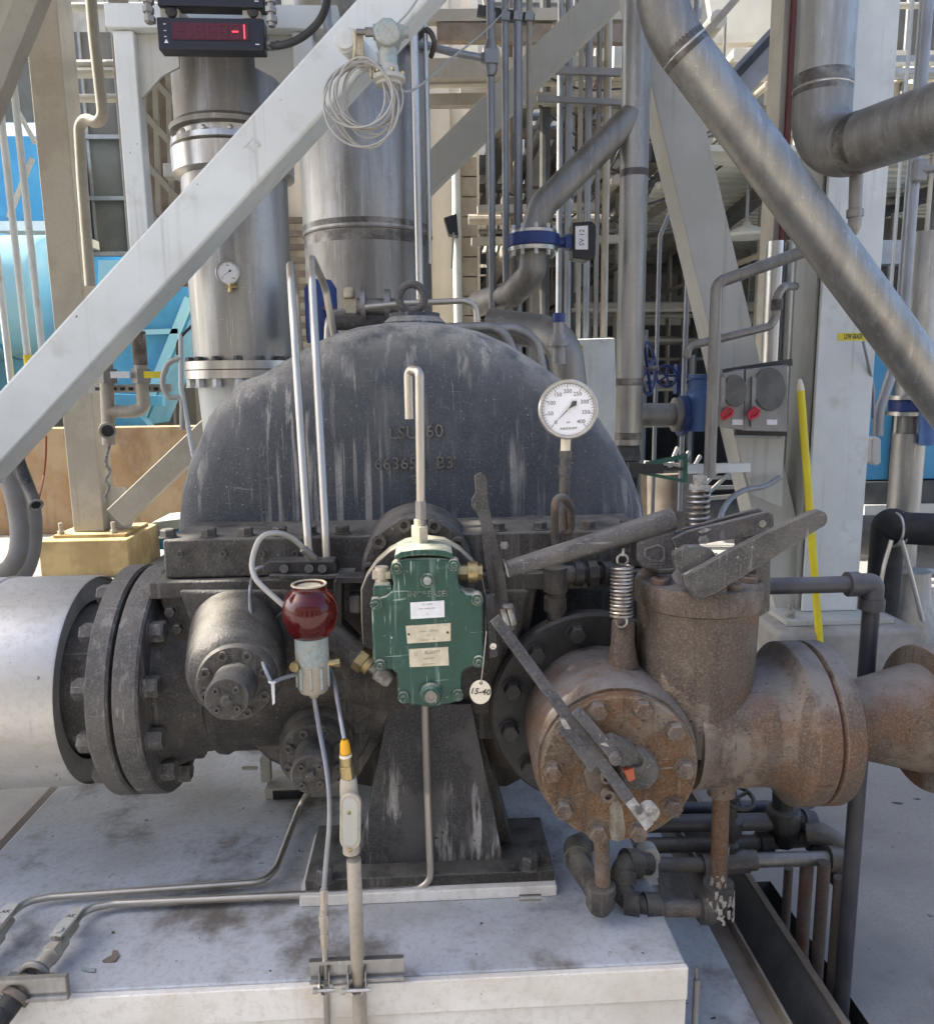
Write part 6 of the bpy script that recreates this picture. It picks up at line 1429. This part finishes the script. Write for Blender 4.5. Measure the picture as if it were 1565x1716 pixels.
for k in range(9):
    Y = rnd.uniform(6.5, 9); py = rnd.uniform(0, 560); a = W(1440, py, Y); b = W(1640, py+rnd.uniform(-6, 6), Y); t.add('beam' if k % 2 else 'pipe', MB().bar(a, b, rnd.choice((.05, .1, .2)), .1) if k % 2 else MB().cyl(a, b, rnd.choice((.03, .05)), n=10), M[rnd.choice(('darkbox', 'interior', 'beige', 'galv'))])
for k in range(7):
    Y = rnd.uniform(6.5, 9); x = W(rnd.uniform(1450, 1570), 300, Y).x; t.add('pipe', MB().cyl((x, Y, 1), (x, Y, 6.5), rnd.choice((.02, .04)), n=10), M[rnd.choice(('darkbox', 'galv', 'beige'))])
t.add('back_panel', MB().box((W(1440, 300, 9.5).x, 9.5, 1.9), (9, 9.6, 6)), M['darkwall']); t.done()

# slatted canopy roof with open gaps
t = T('slatted_canopy', 'slatted cream canopy roof with bright gaps over the pipe rack', 'canopy')
zc = 4.7
for k in range(22):
    x = .6+k*.27
    t.add('slat', MB().box((x, 8.0, zc), (x+.13, 22, zc+.12)), M['slat'])
for k in range(6): t.add('purlin', MB().box((.4, 8.5+k*2.6, zc-.22), (7, 8.65+k*2.6, zc-.002)), M['beige'])
t.done()
gp = 'cream canopy posts'
for lab, x, y in (('near cream canopy post behind the conduits', 1.3, 9.5), ('far cream canopy post behind the branch pipe', 2.2, 13.5)):
    solo('canopy_post', lab, 'post', MB().box((x-.09, y-.09, 0), (x+.09, y+.09, 4.47)), M['beige'], gp)
# corrugated shed roof, centre right
t = T('corrugated_shed', 'open shed with a pale corrugated ceiling behind the grey brace', 'shed')
zs = 3.55; ys_ = [6.8, 13.0]
mb = MB(); y = 6.8
while y < 13: mb.box((2.35, y, zs), (7.5, y+.10, zs+.05)).box((2.35, y+.102, zs+.03), (7.5, y+.20, zs+.08)); y += .202
t.add('ceiling_sheet', mb, M['roofsheet'])
t.add('eave_beam', MB().box((2.3, 12.9, zs-.45), (7.5, 13.1, zs-.002)), M['greybox'])
t.add('joist', MB().bar((3.2, 7.0, zs-.10), (3.9, 12.8, zs-.10), .10, .16, X_), M['darkbox']); t.add('joist', MB().bar((5.0, 7.0, zs-.10), (5.0, 12.8, zs-.10), .10, .16, X_), M['darkbox'])
t.add('back_wall', MB().box((.9, 14, 0), (9, 14.2, 3.5)), M['interior'])
t.add('fascia', MB().box((.9, 13.7, 2.62), (9, 13.9, 2.75)), M['beige'])
t.done()
t = T('shed_lamp', 'round pale lamp hanging under the corrugated shed ceiling', 'lamp')
t.add('shade', MB().lathe(W(1250, 398, 7.6), Z_, [(.2, 0), (.22, .02), (.20, .05), (.05, .11), (.03, .14)], 28), M['roofsheet']); t.add('stem', MB().cyl(W(1250, 388, 7.6), (W(1250, 388, 7.6).x, 7.6, zs), .015), M['galv']); t.done()
t = T('sloping_beam', 'dark sloping roof beam high behind the large diagonal pipe', 'beam')
t.add('beam', MB().bar(W(1190, 190, 6.2), W(1330, 40, 6.2), .22, .12), M['greybox']); t.add('edge', MB().bar(W(1186, 178, 6.12), W(1326, 28, 6.12), .05, .05), M['black']); t.done()
t = T('roof_panel', 'cream underside panels of a high roof above the diagonal pipe', 'roof')
t.add('panel', MB().ppx([(1185, -20), (1330, -60), (1330, 60), (1200, 90)], 8.4, .1), M['slat']); 
for k, py in enumerate((62, 85, 112)): t.add('batten', MB().bar(W(1180, py+6, 8.3), W(1330, py, 8.3), .08, .05), M['slat'])
t.done()
solo('sloping_rod', 'grey sloping rod crossing behind the pipe elbow at top', 'rod', MB().bar(W(1165, 75, 6.0), W(1245, -15, 6.0), .05, .05), M['beige'])
solo('maroon_edged_post', 'grey post with a maroon edge left of the elbow pipe', 'post', MB().box((W(1312, 50, 5.2).x, 5.2, 0), (W(1328, 50, 5.2).x, 5.4, 6.5)), M['beige'])
solo('maroon_strip', 'thin maroon upright strip beside the elbow pipe', 'strip', MB().box((W(1328, 50, 5.15).x, 5.15, 1.6), (W(1334, 50, 5.15).x, 5.25, 6.5)), M['maroon'])
# upright pipes behind the right brace
gp = 'bright upright pipes between the brace and right column'
for lab, px, r in (('left of two bright upright pipes by the right column', 1296, .058), ('right of two bright upright pipes by the right column', 1326, .05)):
    solo('upright_pipe', lab, 'pipe', vcyl(px, 480, 5.2, r, 0, W(px, 405, 5.2).z, 24), M['steel_bright'], gp)
gp = 'thin conduits before the corrugated shed'
for lab, px, y0, r in (('thin conduit with an S-bend before the shed', 1104, 330, .014), ('thin upright rod between riser and grey brace', 1152, 210, .016)):
    x = vpx(px, 450, 5.0)
    if 'S-bend' in lab: mb = MB().tube([(x, 5.0, .6), (x, 5.0, W(0, 400, 5).z), (x+.10, 5.0, W(0, 330, 5).z), (x+.10, 5.0, W(0, 300, 5).z)], r, 12, .08)
    else: mb = MB().cyl((x, 5.0, .8), (x, 5.0, 5), r)
    solo('thin_conduit', lab, 'conduit', mb, M['galv'], gp)
t = T('switch_box', 'small dark box with two white markings by the grey brace', 'box')
sb_ = t.add('box', MB().ppx([(1092, 236), (1116, 236), (1117, 268), (1092, 267)], 5.6, .08), M['display']); t.add('marking', MB().bar(W(1098, 245, 5.59), W(1110, 245, 5.59), .012, .004).bar(W(1098, 260, 5.59), W(1110, 261, 5.59), .012, .004), M['whitelabel'], sb_); t.done()
# white cabinet and pipes behind the dome's right shoulder
t = T('white_cabinet', 'white cabinet with a small yellow warning label behind the dome', 'cabinet')
Yq = 6.2
cb_ = t.add('cabinet', MB().ppx([(962, 568), (1030, 566), (1034, 760), (965, 760)], Yq, .5), M['white'], bevel=.01)
lb = t.add('label', MB().ppx([(960+1, 578), (976, 578), (976, 595), (961, 595)], Yq-.004, .003), M['yellow'], cb_)
t.add('lettering', MB().text('CAUTION', W(968.5, 582, Yq-.005), X_, Z_, .016, .0005).text('VALVE', W(968.5, 590, Yq-.005), X_, Z_, .014, .0005), M['ink'], lb); t.done()
t = T('far_machinery', 'row of dark machines and pipes inside the open shed', 'machinery')
rnd = random.Random(5)
mb = MB(); mb2 = MB(); mb3 = MB()
for k in range(16):
    x = rnd.uniform(1.2, 7.5); y = rnd.uniform(10.5, 13.2); w = rnd.uniform(.2, .6); h_ = rnd.uniform(.8, 2.2); mb.box((x, y, 0), (x+w, y+w, h_))
for k in range(14):
    z = rnd.uniform(1.0, 2.6); y = rnd.uniform(9, 11); mb2.cyl((rnd.uniform(1.0, 2), y, z), (rnd.uniform(4, 8), y, z), rnd.uniform(.02, .06), n=10)
for k in range(12):
    x = rnd.uniform(1.3, 7); y = rnd.uniform(8.5, 10.5); mb3.cyl((x, y, 0), (x, y, rnd.uniform(1.5, 3.2)), rnd.uniform(.02, .06), n=10)
for k in range(0, len(mb.v), 8):
    m1 = MB(); m1.v = mb.v[k:k+8]; m1.f = [tuple(i-k for i in f) for f in mb.f if k <= f[0] < k+8]; t.add('machine_block', m1, M['interior'], bevel=.02)
t.add('pipe_run', mb2, M['beige']); t.add('upright_pipe', mb3, M['galv'])
t.done()
t = T('scaffold_stack', 'pale timber and frames stacked low behind the spring', 'stack')
mb = MB()
for k in range(6): mb.bar(W(1090+k*12, 860, 6.6), W(1135+k*19, 750+k*7, 6.9), .03, .03)
for k in range(4): mb.bar(W(1080, 775+k*23, 6.8), W(1300, 790+k*12, 6.9), .03, .05)
t.add('frame', mb, M['beige']); t.add('drum', MB().cyl(W(1120, 880, 6.2), W(1120, 790, 6.2), .22), M['grid']); t.done()

# ================================================================== far right: blue machine, silver pipes, wrapped elbow
t = T('blue_machine', 'deep blue painted machine skid beyond the right column', 'machine')
t.add('panel', MB().box((W(1452, 700, 6.4).x, 6.4, W(0, 832, 6.4).z), (6.5, 8.0, W(0, 600, 6.4).z)), M['blue'], bevel=.01)
t.add('base', MB().box((W(1452, 700, 6.4).x-.02, 6.35, W(0, 872, 6.4).z), (6.5, 8.0, W(0, 834, 6.4).z)), M['interior'])
t.add('ledge', MB().box((W(1452, 700, 6.4).x-.02, 6.3, W(0, 890, 6.4).z), (6.5, 8.0, W(0, 873, 6.4).z)), M['greywhite'])
for px in (1500, 1520): x = W(px, 700, 6.35).x; t.add('post', MB().box((x, 6.33, .5), (x+.07, 6.398, 2.0)), M['interior'])
t.done()
t = T('silver_riser', 'broad silver upright pipe behind the sloping pipe at right', 'pipe')
Yz = 4.6
x = vpx(1541, 500, Yz)
t.add('upper_pipe', MB().cyl((x, Yz, W(0, 690, Yz).z), (x, Yz, W(0, 395, Yz).z), 28*mpp(W(1541, 500, Yz))), M['steel'])
x2 = vpx(1527, 850, Yz)
t.add('lower_pipe', MB().cyl((x, Yz, .0), (x, Yz, W(0, 750, Yz).z), 25*mpp(W(1527, 850, Yz))), M['steel'])
t.add('neck', MB().cyl((x, Yz, W(0, 752, Yz).z), (x, Yz, W(0, 716, Yz).z), .062), M['steel_dull'])
t.add('flange', MB().cyl((x, Yz, W(0, 690, Yz).z), (x, Yz, W(0, 683, Yz).z), .14).cyl((x, Yz, W(0, 718, Yz).z), (x, Yz, W(0, 711, Yz).z), .14), M['steel_bright'])
t.add('clamp_valve', MB().cyl((x, Yz, W(0, 710, Yz).z), (x, Yz, W(0, 691, Yz).z), .125), M['deepblue'])
t.add('actuator', MB().cyl(W(1556, 745, 4.45), W(1556, 665, 4.45), .055), M['midblue']); t.done()
gp = 'pair of thin white conduits right of the column'
for lab, px in (('left of the thin white conduit pair right of the column', 1506), ('right of the thin white conduit pair right of the column', 1520)):
    solo('thin_conduit', lab, 'conduit', vcyl(px, 300, 4.5, .010, W(0, 560, 4.5).z, 6, 12), M['white'], gp)
t = T('conduit_drop', 'grey conduit with an oval inspection fitting right of the column', 'conduit')
x = vpx(1531, 300, 4.45)
t.add('conduit', MB().tube([(x, 4.45, 6), (x, 4.45, W(0, 590, 4.45).z), W(1472, 690, 4.45), W(1470, 730, 4.45)], .030, 16, .25), M['galv'])
zq_ = W(0, 288, 4.45).z
t.add('upper_fitting', MB().box((x-.035, 4.38, zq_-.06), (x+.035, 4.44, zq_+.06)).cyl((x, 4.4, zq_), (x+.12, 4.35, zq_), .02), M['greybox'], bevel=.015)
o = [(1468+math.cos(u)*8, 756+(16 if math.sin(u) > 0 else -16)+math.sin(u)*8) for u in [2*math.pi*i/20 for i in range(20)]]
t.add('oval_fitting', MB().ppx(o, 4.40, .07), M['greywhite'], bevel=.008); t.done()
pipe('stay_cable', 'thin dark stay running down the right column edge', 'cable', [W(1446, 572, 4.0), W(1452, 600, 4.02), W(1462, 650, 4.1), W(1462, 700, 4.2)], .008, M['galv'], sm=4)
t = T('wrapped_elbow', 'dark wrapped pipe elbow strapped with bright bands at right', 'pipe')
Ye2 = 4.25
p_ = W(1475, 930, Ye2)
t.add('elbow', MB().tube([(W(1475, 1040, Ye2).x, Ye2, .0), (W(1475, 1040, Ye2).x, Ye2, W(0, 905, Ye2).z), W(1510, 885, Ye2-.1), W(1620, 890, Ye2-.3)], 26*mpp(p_), 32, .20), M['rubber'])
for px, py in ((1496, 888), (1505, 887)): t.add('band', MB().torus(W(px, py, Ye2-.09), (1, .0, -.1), 27.5*mpp(p_), .008, 36, 8), M['steel_bright'])
t.add('strap', MB().tube([W(1493, 905, Ye2-.25), W(1480, 950, Ye2-.25), W(1472, 1000, Ye2-.25)], .012, 10, sm=3).tube([W(1510, 905, Ye2-.25), W(1525, 960, Ye2-.25), W(1545, 1040, Ye2-.25)], .012, 10, sm=3), M['steel_bright'])
t.add('reducer', MB().lathe((W(1480, 1000, 4.7).x, 4.45, .0), Z_, [(.20, 0), (.20, .15), (.12, .35), (.11, .5)], 32), M['steel']); t.done()
solo('floor_pipe', 'low silver pipe lying behind the column plinth at right', 'pipe', MB().cyl(W(1500, 960, 5.2), W(1640, 960, 5.2), .035).cyl(W(1490, 905, 6.0), W(1640, 905, 6.0), .03), M['steel'])
t = T('lower_right_elbow', 'silver rimmed pipe end behind the steam supply pipe', 'pipe')
t.add('ring', MB().torus(W(1580, 1150, 2.4), (-.5, -1, .3), .115, .010, 40, 8), M['chip']); t.add('pipe', MB().cyl(W(1580, 1150, 2.41), W(1610, 1130, 2.9), .112), M['greywhite']); t.done()

# ================================================================== far backdrop and the unseen shade deck overhead
t = T('far_building', 'pale far building closing the view behind the yard', 'building')
t.add('wall', MB().box((-40, 30, 0), (45, 31, 17)), M['beige'])
mb = MB(); x = -40
while x < 45: mb.box((x, 29.95, 0), (x+.3, 29.999, 17)); x += .6
t.add('ribs', mb, M['beige'], 0); t.done()
t = T('sky_fill_blocker', 'unseen beige building added behind the camera to cut sky fill', 'building')  # added out of view to hold back low sky light from the front
t.add('wall', MB().box((-16, -10.5, 0), (14, -9, 7.0)), M['siding']); mb = MB()
for k in range(7): mb.box((-14+k*4, -8.999, 0), (-12.2+k*4, -8.9, 4.2))
t.add('bay_door', mb, M['darkwall']); mb = MB(); mb.box((-16.2, -9.2, 7.0), (14.2, -8.0, 7.25)); t.add('eave', mb, M['beige']); t.done()
mb = MB(); zo = 5.6
def deck(x0, x1, y0, y1): mb.box((x0, y0, zo), (x1, y1, zo+.08))
DY0, DY1, DX0, DX1 = 1.25, 6.6, -12, 1.3
holes = [(-4.53, -4.36, 2.05, 2.36), (-4.16, -4.06, 2.06, 2.14), (-3.97, -3.79, 2.07, 2.22), (-3.785, -3.68, 2.33, 2.48), (-3.66, -3.56, 2.06, 2.14)]   # holes aimed to drop sun flecks on chosen parts
x = DX0
for h0, h1, q0, q1 in holes:
    deck(x, h0, DY0, DY1); deck(h0+.0005, h1-.0005, DY0, q0); deck(h0+.0005, h1-.0005, q1, DY1); x = h1
deck(x, DX1, DY0, DY1)
for y in (1.3, 3.2, 5.0, 6.3): mb.box((DX0, y, zo-.3), (DX1, y+.15, zo-.001))
struct('shade_deck', mb, M['beige'])  # unseen deck added to keep the sun off the machine
for q in list(COL.objects): pass
